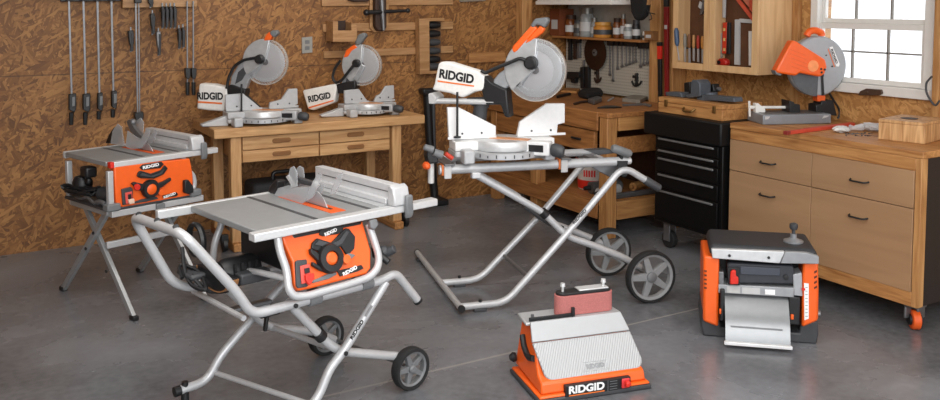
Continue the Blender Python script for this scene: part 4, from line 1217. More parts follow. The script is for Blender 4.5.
mb = MB(); mb.tube([g.px(806.5, 36), g.px(809, 31.5), g.px(815, 30), g.px(821, 32.5), g.px(822, 36)], .022, .02, 10); mb.build('carry_handle', ORANGE, t)
# badge
bg = [(829.5, 47.2), (832.3, 46.4), (839.5, 64), (838.6, 66.6), (836.2, 66.4)]
mb = MB(); gf = g.off(.0303)
mb.pp(gf, bg, 0, .0025); mb.build('badge_plate', INKW, t)
text('RIDGID', gf, 834.4, 56.3, .098, INK, t, .004, .015, -67)
mb = MB(); mb.pp(gf, [(827.6, 49), (828.3, 48.7), (834.9, 67), (834.2, 67.2)], 0, .0025); mb.build('badge_line', OLINE, t)
for px, py in ((823.5, 55), (829.5, 66)):
    mb = MB(); mb.lathe([(0, .03), (.005, .03), (.005, .034), (0, .034)], g.px(px, py), g.N, 8); mb.build('bolt', BLACK, t)
mb = MB(); mb.tube([g.px(831, 92, -.03), g.px(835, 99, -.03), g.px(841, 108, -.03), g.px(842.5, 114, -.03), Vector((g.px(840.5, 118, -.03).x, g.px(840.5, 118, -.03).y, CZ + .009))], .007, .04, 8); mb.build('power_cord', BLACK, t)


# ------------------------------------------------------------------ helpers for machines
def wheel(parent, c, axis, r, w=.045, spokes=5, tyre=RUBBER, rimm=GREYP, name='wheel', ti=.82):
    """a spoked wheel: tyre, rim with spokes, hub"""
    c = Vector(c)
    ax = Vector(axis).normalized()
    mb = MB()
    mb.lathe([(r * ti, -w * .5), (r * .96, -w * .5), (r, -w * .28), (r, w * .28), (r * .96, w * .5), (r * ti, w * .5), (r * ti, -w * .5)], c, ax, 40)
    o = mb.build(name, tyre, parent)
    mb = MB()
    mb.lathe([(r * (ti - .11), -w * .3), (r * ti, -w * .42), (r * ti, w * .42), (r * (ti - .11), w * .3), (r * (ti - .11), -w * .3)], c, ax, 40)
    u = Vector((0, 0, 1)); u = (u - ax * u.dot(ax)).normalized(); v = ax.cross(u)
    for k in range(spokes):
        a = 2 * PI * (k + .25) / spokes
        d = u * math.cos(a) + v * math.sin(a)
        e = ax.cross(d)
        pts = [(r * .16, -r * .15), (r * (ti - .09), -r * .10), (r * (ti - .09), r * .10), (r * .16, r * .15)]
        mb.prism(pts, lambda p, q_, dd: c + d * p + e * q_ + ax * dd, -w * .22, w * .25)
    mb.build('rim', rimm, o, .002)
    mb = MB()
    mb.lathe([(0, -w * .45), (r * .2, -w * .45), (r * .2, w * .42), (r * .12, w * .55), (0, w * .55)], c, ax, 20)
    mb.build('hub_cap', GREYP, o)
    return o


def lpt(M, *p):
    return M @ Vector(p)


# ------------------------------------------------------------------ near table saw
SO = Vector((.872, 3.121, 0))
SANG = 12.6
SM = Matrix.Translation(SO) @ Matrix.Rotation(math.radians(SANG), 4, 'Z')
SU = (SM.to_3x3() @ Vector((1, 0, 0)))
SV = (SM.to_3x3() @ Vector((0, 1, 0)))


def spl(v):
    return Pl(SM @ Vector((0, v, 0)), SU)


def build_table(t, M, W, D, z, rail, throat_u, slots, rear_ext=.085, fence_u=None, fz=.085, red_cap=False, u0=0.0):
    mb = MB(M); mb.box(u0, W, .0465, D, z - .026, z); mb.build('table_top', TABLE_M, t, .004)
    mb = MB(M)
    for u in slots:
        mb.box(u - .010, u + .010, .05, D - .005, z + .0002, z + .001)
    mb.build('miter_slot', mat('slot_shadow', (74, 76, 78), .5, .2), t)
    mb = MB(M); mb.box(W * .86, W + .012, .05, D, z + .0002, z + .0035); mb.build('side_extension', mat('extension_grey', (186, 188, 190), .4, .3), t, .001)
    mb = MB(M); mb.box(.022, rail, .0, .046, z - .030, z + .001); mb.build('front_rail', SILVER, t, .004)
    mb = MB(M); mb.box(-rear_ext, W + .06, D + .001, D + .03, z - .036, z + .001); mb.build('rear_rail', SILVER, t, .004)
    mb = MB(M); mb.box(throat_u - .036, throat_u + .036, .09, D * .84, z + .0003, z + .0024); mb.build('throat_plate', ORANGE_D, t)
    mb = MB(M); mb.box(throat_u - .006, throat_u + .008, .14, D * .76, z + .0026, z + .0032); mb.build('blade_slot', BLACK, t)
    c = M @ Vector((throat_u, D * .46, z - .055))
    ax = M.to_3x3() @ Vector((1, 0, 0))
    mb = MB(); mb.lathe([(0, -.0015), (D * .2, -.0015), (D * .2, .0015), (0, .0015)], c, ax, 40); mb.build('saw_blade', STEEL, t)
    if red_cap:
        mb = MB(M); mb.box(.0, .0215, -.004, .03, z - .031, z + .002); mb.build('rail_end_cap', RED, t, .003)
    fu = fence_u
    mb = MB(M); mb.box(fu, fu + .045, .046, D + .03, z + .0045, z + fz); mb.box(fu - .022, fu, .055, D, z + .0045, z + .028); mb.build('rip_fence', mat('fence_silver', (214, 215, 217), .4, .3, .03), t, .003)
    mb = MB(M); mb.box(fu, fu + .002, .01, D, z + fz * .62, z + fz * .66, Matrix.Translation((-.0025, 0, 0))); mb.build('fence_groove', GREYST, t)
    mb = MB(M); mb.prism([(z + .0015, .045), (z + fz - .004, .045), (z + fz + .004, .03), (z + fz - .008, .008), (z + .03, -.004), (z + .0015, -.004)], lambda a, b, d: (fu + d, b, a), -.02, .062); mb.build('fence_head', mat('fence_cast', (196, 197, 199), .45, .25), t, .006)
    mb = MB(M); mb.prism([(z + fz * .55, -.005), (z + fz * .5, -.02), (z - .03, -.026), (z - .055, -.014), (z - .05, -.002), (z + .01, -.005)], lambda a, b, d: (fu + d, b, a), .03, .066); mb.build('fence_handle', GREYP, t, .006)


t = thing('table_saw', 'orange and silver table saw on the near wheeled stand', 'table saw', SO, SANG)
build_table(t, SM, .725, .60, .82, .905, .45, (.318, .575), fence_u=.685, fz=.085, u0=.055)
# clear guard (seen from the left side of the saw)
gp = Pl(SM @ Vector((.45, 0, 0)), -SV)
for pts, nm, m_, da, db in (
        ([(271, 194), (274, 185), (279, 179), (282, 181), (280, 190), (278, 194.5)], 'pawl', BLACK, -.02, .02),
        ([(287, 180), (288, 171), (291, 167), (295, 169), (296, 179), (292.5, 187)], 'guard_plate', GUARD, -.045, -.039),
        ([(297.5, 173), (299, 166.5), (302.5, 165), (305.6, 171), (306, 185), (300, 187)], 'guard_plate', GUARD, .039, .045),
        ([(281, 194), (285, 187), (296, 184), (307.5, 187), (317, 186), (312.5, 200), (307.5, 203.5), (296, 199)], 'guard_plate', GUARD, .03, .035),
        ([(283, 191), (290, 184), (300, 182), (311, 185), (319, 184), (314, 198), (305, 200), (292, 195)], 'guard_plate', GUARD, -.035, -.03),
        ([(314, 200), (316, 192), (321, 180), (326, 172.5), (330, 172), (327.5, 182.5), (321, 196)], 'guard_plate', GUARD, .036, .041),
        ([(322, 197), (325, 188), (330, 176), (335, 173.5), (333, 184), (327.5, 195)], 'guard_plate', GUARD, -.041, -.036),
        ([(284, 188), (296, 176), (299, 177), (318, 183), (317, 187), (300, 183), (288, 191)], 'guard_arm', DGREY, -.012, .012),
        ([(305, 203), (309, 190), (312, 191), (309, 204)], 'guard_link', LGREY, -.02, -.012),
        ([(289, 176), (292, 174), (300, 186), (297, 188)], 'guard_link', LGREY, .012, .02)):
    mb = MB(); mb.pp(gp, pts, da, db); mb.build(nm, m_, t, .0015 if m_ is GUARD else .004)
mb = MB(); mb.ball(gp.px(316, 184), .017); mb.build('guard_knob', SILVER, t)
# orange control panel: leans out towards its foot
pB = (SV * .33 + Vector((0, 0, 1))).normalized()
pp_ = Pl(SM @ Vector((0, -.030, .57)), SU, pB)
mb = MB(); mb.pp(pp_, [(281, 233), (284, 243), (292.5, 262), (294.5, 286), (299, 291), (310, 288.7), (367, 274), (371, 268), (371, 250), (366, 232), (362.5, 219.8)], 0, -.05); mb.build('control_panel', ORANGE, t, .008, 3)
mb = MB(M=SM); mb.box(.20, .53, .035, .45, .62, .785); mb.build('body_housing', BLACK, t, .01)
mb = MB(); mb.pp(pp_, [(310, 249), (311, 243), (316, 238.5), (330, 243), (344, 228.5), (347.5, 229), (354, 237), (353, 249), (346, 256), (340, 247), (330, 249.5), (318, 252)], .001, .012); mb.build('bevel_scale', BLACK, t, .003)
mb = MB(); mb.pp(pp_, [(313, 245), (317, 240.5), (329, 244.5), (337, 241), (344, 231.5), (347, 232.5), (340, 244), (331, 248.5)], .0125, .016); mb.build('scale_window', DGREY, t)
c = pp_.px(328, 259)
mb = MB(); mb.lathe([(.026, .002), (.056, .002), (.058, .02), (.052, .034), (.03, .036), (.026, .03), (.026, .002)], c, pp_.N, 36); mb.build('bevel_wheel', BLACK, t)
mb = MB(); mb.lathe([(0, .002), (.0255, .002), (.0255, .03), (.018, .036), (0, .036)], c, pp_.N, 24); mb.build('wheel_centre', ORANGE, t)
mb = MB(); mb.pp(pp_, [(307.5, 249), (314, 252), (318, 257), (317, 263), (308.5, 254.5)], .002, .024); mb.pp(pp_, [(310, 262), (317, 266), (324, 272.5), (318, 271), (310, 266)], .002, .02); mb.build('wheel_grip', BLACK, t, .004)
mb = MB(); mb.pp(pp_, [(337, 258), (347, 253.5), (353.5, 255.5), (347, 261), (339, 266)], .002, .02); mb.build('lock_lever', GREYP, t, .004)
mb = MB(); mb.lathe([(0, .02), (.02, .02), (.018, .034), (0, .036)], pp_.px(342.5, 260), pp_.N, 20); mb.build('lock_knob', ORANGE, t)
mb = MB(); mb.pp(pp_, [(294, 262), (296, 260.5), (305.5, 259.5), (308, 284), (306, 287), (297, 288.5), (295, 286)], .001, .012); mb.build('switch_plate', DGREY, t, .004)
mb = MB(); mb.pp(pp_, [(298, 266.5), (307.5, 264), (309, 282), (299.5, 284.5)], .0122, .018); s_ = mb.build('switch_frame', mat('pinkish_red', (220, 84, 74), .5), t, .002)
mb = MB(); mb.pp(pp_, [(301.5, 269), (306.5, 268), (307, 273), (302, 274.3)], .0182, .024); mb.build('switch_button', BLACK, s_, .002)
mb = MB(); mb.pp(pp_, [(301.5, 275.5), (310, 273.5), (310.5, 279), (306.5, 285.5), (304.5, 285.5), (302, 281)], .0182, .032); mb.build('stop_paddle', RED, s_, .003)
mb = MB(); mb.pp(pp_, [(319, 230.5), (323, 228.5), (339, 226), (343, 227), (342, 231.5), (338, 234), (322, 236.5), (318.5, 235)], .001, .006); s_ = mb.build('model_badge', BLACK, t, .002)
text('RIDGID', pp_, 330.8, 232, .06, INKW, s_, .0065, .014, 11)
mb = MB(); mb.pp(pp_, [(336.5, 271), (360.5, 265), (363, 268.5), (357, 271.5), (339.5, 276.5)], .001, .006); s_ = mb.build('name_badge', BLACK, t)
text('RIDGID', pp_, 350, 270.6, .072, INKW, s_, .0065, .015, 13)
mb = MB(); mb.pp(pp_, [(310, 281.5), (325, 275), (335, 271.5), (336, 274.5), (328, 279), (312, 283.2)], .001, .008); mb.build('tool_slot', GREYP, t, .002)
# roll cage
cage = pp_.off(.012)
pth = [(277.5, 236), (280, 252), (286.5, 269), (288.5, 289), (294, 296.5), (306, 296.2), (350, 284), (370, 277), (378, 268), (379, 256), (374, 240), (368.5, 224)]
mb = MB(); mb.tube([cage.px(*p) for p in pth], .0155, .05, 12); mb.build('front_cage_tube', TUBE, t)
rp = spl(.57)
mb = MB(); mb.tube([rp.px(222, 214), rp.px(221, 226), rp.px(214.5, 242), rp.px(212, 268), rp.px(216, 276), rp.px(265, 262), rp.px(320, 248)], .015, .05, 12); mb.build('rear_cage_tube', TUBE, t)
p_a, p_b = cage.px(287.5, 279), rp.px(214, 268)
mb = MB(); mb.tube([p_a, p_a + SV * .14 + SU * -.035, p_b + SU * .02 - SV * .1 + Vector((0, 0, .02)), p_b], .012, .04, 12); mb.build('side_cage_tube', TUBE, t)
mb = MB(); mb.pp(cage, [(366, 221), (373, 219.5), (375, 226), (371, 231), (367, 229)], .0, .03); mb.build('cage_joint', GREYP, t, .006)
# height crank on the right side
cr_ = pp_.px(371, 250)
mb = MB(); mb.pp(pp_.off(-.03), [(370, 247), (382, 252), (384, 262), (372, 258)], 0, .03); mb.build('crank_arm', BLACK, t, .006)
mb = MB(); mb.cyl(pp_.px(384, 256, -.05), pp_.px(392, 249, .02), .022, .018, 14); mb.ball(pp_.px(386, 251, -.02), .026); mb.build('crank_knob', DGREY, t, .003)
mb = MB(); mb.cyl(pp_.px(381, 256, .0), pp_.px(386, 263, .02), .014, None, 12); mb.build('lock_handle', BLACK, t, .003)
# motor and dust parts under the table, left side
mb = MB(SM); mb.lathe([(0, -.08), (.05, -.08), (.06, -.06), (.06, .06), (.05, .08), (0, .08)], (.11, .30, .60), (1, 0, 0), 24); mb.build('motor', BLACK, t)
mb = MB(SM)
for k in range(4):
    mb.box(.06 + k * .03, .07 + k * .03, .232, .2405, .60, .65)
mb.build('motor_vent', BLACK, t)
mb = MB(SM); mb.box(.06, .19, .18, .235, .575, .62); mb.build('motor_bracket', DGREY, t, .008)
mb = MB(SM); mb.prism(arc(0, 0, .135, 180, 360, 20), lambda a, b, d: (.02 + d, .30 + a, .62 + b * .55), -.02, .02); mb.build('lower_blade_cover', BLACK, t, .004)
mb = MB(SM); mb.prism(arc(0, 0, .14, 185, 355, 20) + arc(0, 0, .132, 355, 185, 20), lambda a, b, d: (.02 + d, .30 + a, .62 + b * .55), -.021, .021); mb.build('cover_edge', mat('copper_edge', (178, 126, 80), .4, .3), t)
mb = MB(SM); mb.tube([(-.03, .50, .68), (-.05, .44, .60), (-.06, .36, .56), (-.03, .28, .55), (.0, .40, .60), (-.05, .5, .62), (-.07, .42, .58)], .008, .05, 8); mb.tube([(-.05, .38, .60), (-.01, .33, .53), (.05, .26, .54), (.03, .2, .58)], .008, .05, 8); mb.build('power_cord', BLACK, t)
mb = MB(SM); mb.lathe([(.06, -.012), (.07, -.012), (.074, 0), (.07, .012), (.06, .012), (.06, -.012)], (.03, .50, .70), (1, 0, 0), 24); mb.build('dust_port', BLACK, t)
mb = MB(SM); mb.box(-.06, .04, .36, .50, .575, .60); mb.build('storage_bracket', DGREY, t, .01)

# its stand
t = thing('table_saw_stand', 'silver folding wheeled stand under the near table saw', 'stand', SO + SU * .3 + SV * .3, SANG)
R_ = .0185
NP, FP = spl(.03), spl(.55)
def st(pl, pts): return [pl.px(*p) for p in pts]
LB = (-.07, -.055)
near = [lpt(SM, -.235, .03, .862), lpt(SM, -.035, .03, .61), lpt(SM, .022, .03, .512), lpt(SM, .62, .03, .514), lpt(SM, .695, .03, .53), lpt(SM, .81, .03, .388)]
far = [p + SV * .45 + SU * -.02 for p in near]
far[1] = lpt(SM, -.09, .48, .56); far[2] = lpt(SM, -.02, .48, .515); far[0] = lpt(SM, -.235, .48, .845)
mb = MB(); mb.tube(far[::-1] + near, R_, .06, 14, 6); mb.build('main_frame', TUBE, t)
for v, z in ((.09, .876), (.25, .869), (.42, .862)):
    mb = MB(); c = lpt(SM, -.235, v, z); mb.lathe([(0, -.006), (.011, -.006), (.011, .006), (0, .008)], c, (-.3, -.5, .8), 12); mb.build('handle_bolt', BLACK, t)
mb = MB(); mb.cyl(near[-1], near[-1] + (near[-1] - near[-2]).normalized() * .012, R_ * 1.12, None, 14); mb.build('end_cap', BLACK, t)
mb = MB(); mb.cyl(far[-1], far[-1] + (far[-1] - far[-2]).normalized() * .012, R_ * 1.12, None, 14); mb.build('end_cap', BLACK, t)
# crossing legs
l1 = st(NP, [(386, 282), (343, 352), (330, 368), (312, 408)]) + [lpt(SM, .20, .03, .045), lpt(SM, .09, .03, .03)]
l1[3] = lpt(SM, .30, .03, .10)
mb = MB(); mb.tube(l1, R_, .08, 14, 6); lg = mb.build('leg', TUBE, t)
bp_ = Pl(NP.P + NP.N * (R_ + .001), SU)
a_, b_ = bp_.ab(357, 330); a2, b2 = bp_.ab(379, 295)
ang = math.degrees(math.atan2(b2 - b_, a2 - a_))
text('RIDGID', bp_, 357, 329.5, .085, INK, lg, .0, .018, ang)
mb = MB(); mb.pp(bp_, [(364.5, 316), (366.5, 317), (373, 306), (371, 305)], -.001, .0004); mb.build('leg_print', mat('grey_print', (140, 140, 142), .6), lg)
f1 = st(FP, [(265, 304), (250, 321), (220, 356), (207, 381), (178, 391)])
top = f1[0] + (f1[0] - f1[1]).normalized() * .26
mb = MB(); mb.tube([top] + f1[1:], R_, .06, 14, 6); mb.build('leg', TUBE, t)
mb = MB(); e = f1[-1]; d = (f1[-1] - f1[-2]).normalized(); mb.cyl(e - d * .01, e + d * .016, R_ * 1.15, None, 14); mb.build('foot_cap', BLACK, t)
mb = MB(); mb.cyl(e - d * .03 + Vector((0, 0, .03)), Vector((e.x, e.y, .0005)) - d * .03, .014, .018, 12); mb.build('leveling_foot', BLACK, t)
mb = MB(); e = l1[-1]; d = (l1[-1] - l1[-2]).normalized(); mb.cyl(e - d * .01, e + d * .016, R_ * 1.15, None, 14); mb.build('foot_cap', BLACK, t)
mb = MB(); mb.cyl(FP.px(213, 372), lpt(SM, .275, .05, .085), .011, None, 10); mb.build('stretcher', TUBE, t)
hn, hf = atz(410.5, 368, .0925), atz(326, 335.5, .0925)
l2 = st(NP, [(293, 304), (334, 347), (346, 354), (391, 358)])
l2 = [p + SV * .038 for p in l2]
mb = MB(); mb.tube(l2 + [l2[-1] + SU * .06 - Vector((0, 0, .02))], R_, .06, 14, 6); mb.build('leg', TUBE, t)
g2_ = [p + SV * .43 + SU * -.07 for p in l2]
mb = MB(); mb.tube(g2_ + [hf + SV * -.07], R_, .06, 14, 6); mb.build('leg', TUBE, t)
mb = MB(); mb.cyl(hn + SV * .04, hf - SV * .04, .008, None, 10); mb.build('axle', GREYST, t)
mb = MB(); mb.cyl(g2_[2], l2[2], .012, None, 10); mb.build('stretcher', TUBE, t)
wheel(t, hn, -SV, .092)
wheel(t, hf, -SV, .092)
for px, py in ((293, 304.5), (343, 352)):
    mb = MB(); mb.lathe([(0, 0), (.009, 0), (.009, .006), (0, .008)], NP.px(px, py, R_), NP.N, 12); mb.build('pivot_bolt', BLACK, t)
for px, py in ((314, 299), (366, 283.5)):
    mb = MB(); c = NP.px(px, py); mb.cyl(c - SU * .028, c + SU * .028, R_ * 1.35, None, 12); mb.box(c.x - .02, c.x + .02, c.y - .015, c.y + .03, c.z, c.z + .04); mb.build('mount_clamp', GREYP, t, .003)
mb = MB(); c = NP.px(321, 333); d = (l2[1] - l2[0]).normalized(); q0 = l2[0] + (l2[1] - l2[0]) * .78; mb.cyl(q0 - d * .018, q0 + d * .018, R_ * 1.4, None, 12); mb.build('hinge_collar', BLACK, t, .003)
mb = MB(SM); mb.box(.06, .24, .26, .30, .445, .462); mb.build('release_bar', GREYST, t, .004)
mb = MB(SM); mb.box(.17, .26, .23, .27, .405, .43); mb.prism([(.2, .405), (.215, .405), (.205, .345), (.19, .345)], lambda a, b, d: (a, .25 + d, b), -.01, .01); mb.build('release_pedal', BLACK, t, .005)
mb = MB(SM); mb.cyl((-.0, .05, .50), (-.0, .47, .50), .011, None, 10); mb.build('stretcher', TUBE, t)
mb = MB(SM); mb.box(.50, .56, .05, .45, .535, .55); mb.build('mount_plate', GREYST, t, .003)

# ------------------------------------------------------------------ far table saw (left)
LO = Vector((.639, 4.898, 0))
LANG = 19.3
LM = Matrix.Translation(LO) @ Matrix.Rotation(math.radians(LANG), 4, 'Z')
LU = LM.to_3x3() @ Vector((1, 0, 0))
LV = LM.to_3x3() @ Vector((0, 1, 0))


def lplane(v):
    return Pl(LM @ Vector((0, v, 0)), LU)


t = thing('table_saw', 'orange and silver table saw on the far crossed leg stand', 'table saw', LO, LANG)
build_table(t, LM, .555, .52, .83, .655, .33, (.215, .43), rear_ext=.0, fence_u=.505, fz=.082, red_cap=True)
gp = Pl(LM @ Vector((.33, 0, 0)), -LV)
for pts, nm, m_, da, db in (
        ([(108.5, 143), (112, 134), (117, 127), (119, 131), (116, 143)], 'pawl', BLACK, -.02, .02),
        ([(128, 144), (127, 128), (130, 121), (134, 118.5), (137, 123), (136, 145)], 'guard_plate', GUARD, -.045, -.039),
        ([(117, 143), (119, 130), (124, 123), (128, 126), (131, 145)], 'guard_plate', GUARD, .036, .041),
        ([(131, 146), (133, 130), (143, 137), (150, 140), (146, 147), (138, 149)], 'guard_plate', GUARD, .03, .035),
        ([(143, 148), (148, 137), (153, 128), (157, 128.5), (155, 137), (149, 147)], 'guard_plate', GUARD, .036, .041),
        ([(138, 148), (142, 139), (149, 131), (152, 132), (147, 143)], 'guard_plate', GUARD, -.041, -.036),
        ([(128, 121), (131, 119), (136, 128), (146, 139), (143, 142), (132, 131)], 'guard_arm', GREYST, -.012, .012),
        ([(129, 148), (130, 133), (133, 133), (133, 148)], 'guard_link', LGREY, .012, .02)):
    mb = MB(); mb.pp(gp, pts, da, db); mb.build(nm, m_, t, .0015 if m_ is GUARD else .003)
mb = MB(); mb.ball(gp.px(133, 122), .02); mb.build('guard_knob', GREYST, t)
q = lplane(.0)
mb = MB(); mb.pp(q, [(114, 166), (190, 158.5), (193, 174), (193.5, 191), (190, 196.5), (122, 207.8), (116, 203)], 0, -.05); mb.build('control_panel', ORANGE, t, .008, 3)
mb = MB(LM); mb.box(.20, .44, .052, .38, .62, .795); mb.build('body_housing', BLACK, t, .01)
mb = MB(); mb.pp(q, [(136, 176), (137.5, 172), (140, 170.5), (150, 173.5), (160, 170), (164, 165), (167, 168), (163, 174), (153, 178.5), (140, 178)], .001, .012); mb.build('bevel_scale', BLACK, t, .003)
mb = MB(); mb.pp(q, [(138.5, 175), (141, 172.5), (150, 175.5), (159, 172.5), (163, 168.5), (161, 173.5), (151, 177)], .0125, .015); mb.build('scale_window', DGREY, t)
mb = MB(); mb.pp(q, [(139, 167.5), (142, 164.5), (161, 161.5), (163.5, 164), (160, 168), (142, 170)], .001, .006); s_ = mb.build('model_badge', BLACK, t, .002)
text('RIDGID', q, 151, 166, .095, INKW, s_, .0065, .018, 4)
c = q.px(149, 188.5)
mb = MB(); mb.lathe([(.03, .002), (.05, .002), (.052, .02), (.045, .034), (.03, .034), (.03, .002)], c, q.N, 30); mb.build('bevel_wheel', BLACK, t)
mb = MB(); mb.lathe([(0, .002), (.0295, .002), (.0295, .03), (.02, .036), (0, .036)], c, q.N, 24); mb.build('wheel_centre', ORANGE, t)
mb = MB(); mb.pp(q, [(130, 183), (133, 181.5), (143, 184), (145, 190), (136, 190)], .002, .024); mb.pp(q, [(153, 184), (162, 181), (169, 177), (169.5, 180), (160, 187), (154, 189)], .002, .022); mb.build('wheel_grip', BLACK, t, .004)
mb = MB(); mb.lathe([(0, .012), (.018, .012), (.016, .026), (0, .028)], q.px(159, 192), q.N, 18); mb.build('lock_knob', ORANGE, t)
mb = MB(); mb.lathe([(0, .024), (.018, .024), (.016, .034), (0, .036)], q.px(134.5, 186.5), q.N, 18); mb.build('small_knob', RED, t)
mb = MB(); mb.pp(q, [(120.5, 189), (130, 186.5), (132, 189), (132, 203), (122, 205)], .001, .012); mb.build('switch_plate', DGREY, t, .004)
mb = MB(); mb.pp(q, [(123.5, 192.5), (130.5, 191), (131, 202.5), (124.5, 203.5)], .0122, .018); s_ = mb.build('switch_frame', mat('pinkish_red', (220, 84, 74), .5), t, .002)
mb = MB(); mb.pp(q, [(126, 194), (129.5, 193.3), (129.5, 198), (126.2, 198.6)], .0182, .024); mb.build('switch_button', BLACK, s_, .002)
mb = MB(); mb.pp(q, [(125.5, 199), (131.5, 197.8), (132, 202.5), (127, 203.5)], .0182, .03); mb.build('stop_paddle', mat('pale_paddle', (222, 190, 170), .5), s_, .002)
mb = MB(); mb.pp(q, [(162, 195.5), (176, 192.2), (177.5, 194), (176, 196), (163, 198)], .001, .006); s_ = mb.build('name_badge', BLACK, t)
text('RIDGID', q, 169.7, 195.3, .075, INKW, s_, .0065, .014, 10)
mb = MB(); mb.pp(q, [(133, 202), (141, 199), (156, 196.5), (158, 198.5), (146, 201.5), (134, 203.5)], .001, .008); mb.build('tool_slot', DGREY, t, .002)
mb = MB(); mb.pp(q, [(182, 180), (186, 179), (191, 186), (191, 192), (186, 193.5), (182, 192)], .001, .03); mb.build('crank_knob', BLACK, t, .006)
# struts and platform
for v, xa in ((.0, .0), (.47, .0)):
    mb = MB(LM); mb.box(-.012, .018, v - .0, v + .03, .586, .785); mb.build('frame_post', TUBE, t, .004)
mb = MB(); q2 = lplane(.02); mb.tube([q2.px(183.5, 158), q2.px(184, 164), q2.px(187, 170), q2.px(193, 174.5), q2.px(194.5, 182), q2.px(193.8, 187), q2.px(191, 190)], .014, .03, 10); mb.build('frame_tube', TUBE, t)
mb = MB(LM); mb.box(.50, .53, .44, .47, .586, .785); mb.build('frame_post', TUBE, t, .004)
mb = MB(LM); mb.box(-.02, .52, .0, .50, .57, .5855); mb.build('base_tray', DGREY, t, .004)
mb = MB(LM); mb.box(-.03, .045, -.02, .04, .572, .612); mb.build('base_corner', GREYP, t, .008)
mb = MB(LM); mb.box(.46, .53, -.02, .04, .572, .612); mb.build('base_corner', GREYP, t, .008)
mb = MB(LM); mb.box(-.025, .04, .22, .30, .72, .78); mb.box(-.01, .02, .24, .28, .68, .72); mb.build('bevel_lock', BLACK, t, .012)
mb = MB(LM); mb.lathe([(0, -.05), (.036, -.05), (.04, .05), (0, .05)], (.06, .16, .627), (0, 1, 0), 18); mb.build('motor', DGREY, t)
mb = MB(LM); mb.lathe([(0, 0), (.05, 0), (.055, .04), (.04, .07), (0, .08)], (.02, .36, .64), (0, 0, 1), 14); mb.build('cord_wrap', BLACK, t)
mb = MB(LM)
pts = []
for k in range(60):
    a = k * .62
    pts.append((-.005 + .05 * math.cos(a) * (1 + .2 * math.sin(k)), .33 + .11 * math.sin(a * .93 + .4), .605 + .03 * abs(math.sin(k * .71)) + .0006 * k))
mb.sweep(pts, .0075, 6); mb.build('power_cord', BLACK, t)
mb = MB(LM); mb.tube([(-.03, .44, .66), (-.035, .36, .62), (-.03, .28, .60), (-.035, .20, .63), (-.03, .12, .60)], .008, .05, 8); mb.tube([(-.03, .1, .61), (-.028, .06, .62), (-.02, .03, .61)], .013, .03, 8); mb.build('miter_gauge', GREYST, t)

t = thing('table_saw_stand', 'grey crossed leg folding stand under the far table saw', 'stand', LO + LU * .26 + LV * .25, LANG)
LEGM = mat('grey_leg_metal', (168, 170, 172), .38, .4, .04)


def flatbar(M, p0, p1, w, th, name, m_, parent):
    """rectangular section leg between two local points in a plane of constant u"""
    p0, p1 = Vector(p0), Vector(p1)
    d = (p1 - p0).normalized()
    s = Vector((1, 0, 0))
    n = d.cross(s).normalized()
    mb = MB(M)
    mb.prism([(-w / 2, -th / 2), (w / 2, -th / 2), (w / 2, th / 2), (-w / 2, th / 2)], lambda a, b, dd: p0 + n * a + s * b + d * dd, 0, (p1 - p0).length)
    return mb.build(name, m_, parent, .003)


for u, s in ((.022, 1), (.497, -1)):
    flatbar(LM, (u, .085, .555), (u, .64, .012), .036, .022, 'leg', LEGM, t)
    flatbar(LM, (u + .024 * s, .41, .555), (u + .024 * s, -.115, .012), .036, .022, 'leg', LEGM, t)
    for v0, uo in ((.645, 0), (-.12, .024 * s)):
        mb = MB(LM); mb.box(u + uo - .016, u + uo + .016, v0 - .026, v0 + .024, .0005, .026); mb.build('rubber_foot', BLACK, t, .005)
    for vv, z in ((.225, .415), (.32, .31), (.09, .23)):
        mb = MB(LM); mb.cyl((u - .018 * s, vv, z), (u - .012 * s, vv, z), .009, None, 10); mb.build('leg_bolt', BLACK, t)
mb = MB(LM); mb.box(.04, .475, .135, .155, .335, .372); mb.build('cross_bar', TUBE, t, .004)
mb = MB(LM); mb.box(-.0, .55, -.005, .03, .536, .5695); mb.build('front_beam', TUBE, t, .004)
mb = MB(LM); mb.box(-.0, .55, .45, .485, .536, .5695); mb.build('rear_beam', TUBE, t, .004)
mb = MB(LM); mb.box(-.01, .03, .03, .45, .54, .5695); mb.build('side_beam', LEGM, t, .004)
mb = MB(LM); mb.box(.49, .53, .03, .45, .54, .5695); mb.build('side_beam', LEGM, t, .004)
mb = MB(LM); mb.box(.25, .30, -.02, .034, .528, .5695); mb.build('mount_clamp', GREYP, t, .005)

# ------------------------------------------------------------------ miter saw stand
MO = Vector((2.166, 4.094, 0))
MANG = -14.3
MM = Matrix.Translation(MO) @ Matrix.Rotation(math.radians(MANG), 4, 'Z')
MU = MM.to_3x3() @ Vector((1, 0, 0))
MV = MM.to_3x3() @ Vector((0, 1, 0))


def mpl(v):
    return Pl(MM @ Vector((0, v, 0)), MU)


t = thing('miter_saw_stand', 'silver folding wheeled stand carrying the large middle miter saw', 'stand', MO + MU * .6 + MV * .2, MANG)
N0, F0 = mpl(-.03), mpl(.41)
mb = MB(MM); mb.cyl((.005, 0, .78), (1.10, 0, .776), .0255, None, 18); mb.build('top_rail', TUBE, t)
mb = MB(MM); mb.cyl((1.02, 0, .777), (1.125, 0, .776), .021, None, 18); mb.build('rail_extension', SILVER, t)
mb = MB(MM); mb.cyl((.05, .34, .775), (1.06, .34, .775), .022, None, 16); mb.build('top_rail', TUBE, t)
for u in (.21, 1.0):
    mb = MB(MM); mb.box(u - .025, u + .025, .02, .33, .745, .765); mb.build('cross_member', GREYST, t, .003)
rr = .0195


def mt(v, pts):
    return [lpt(MM, u, v, z) for u, z in pts]


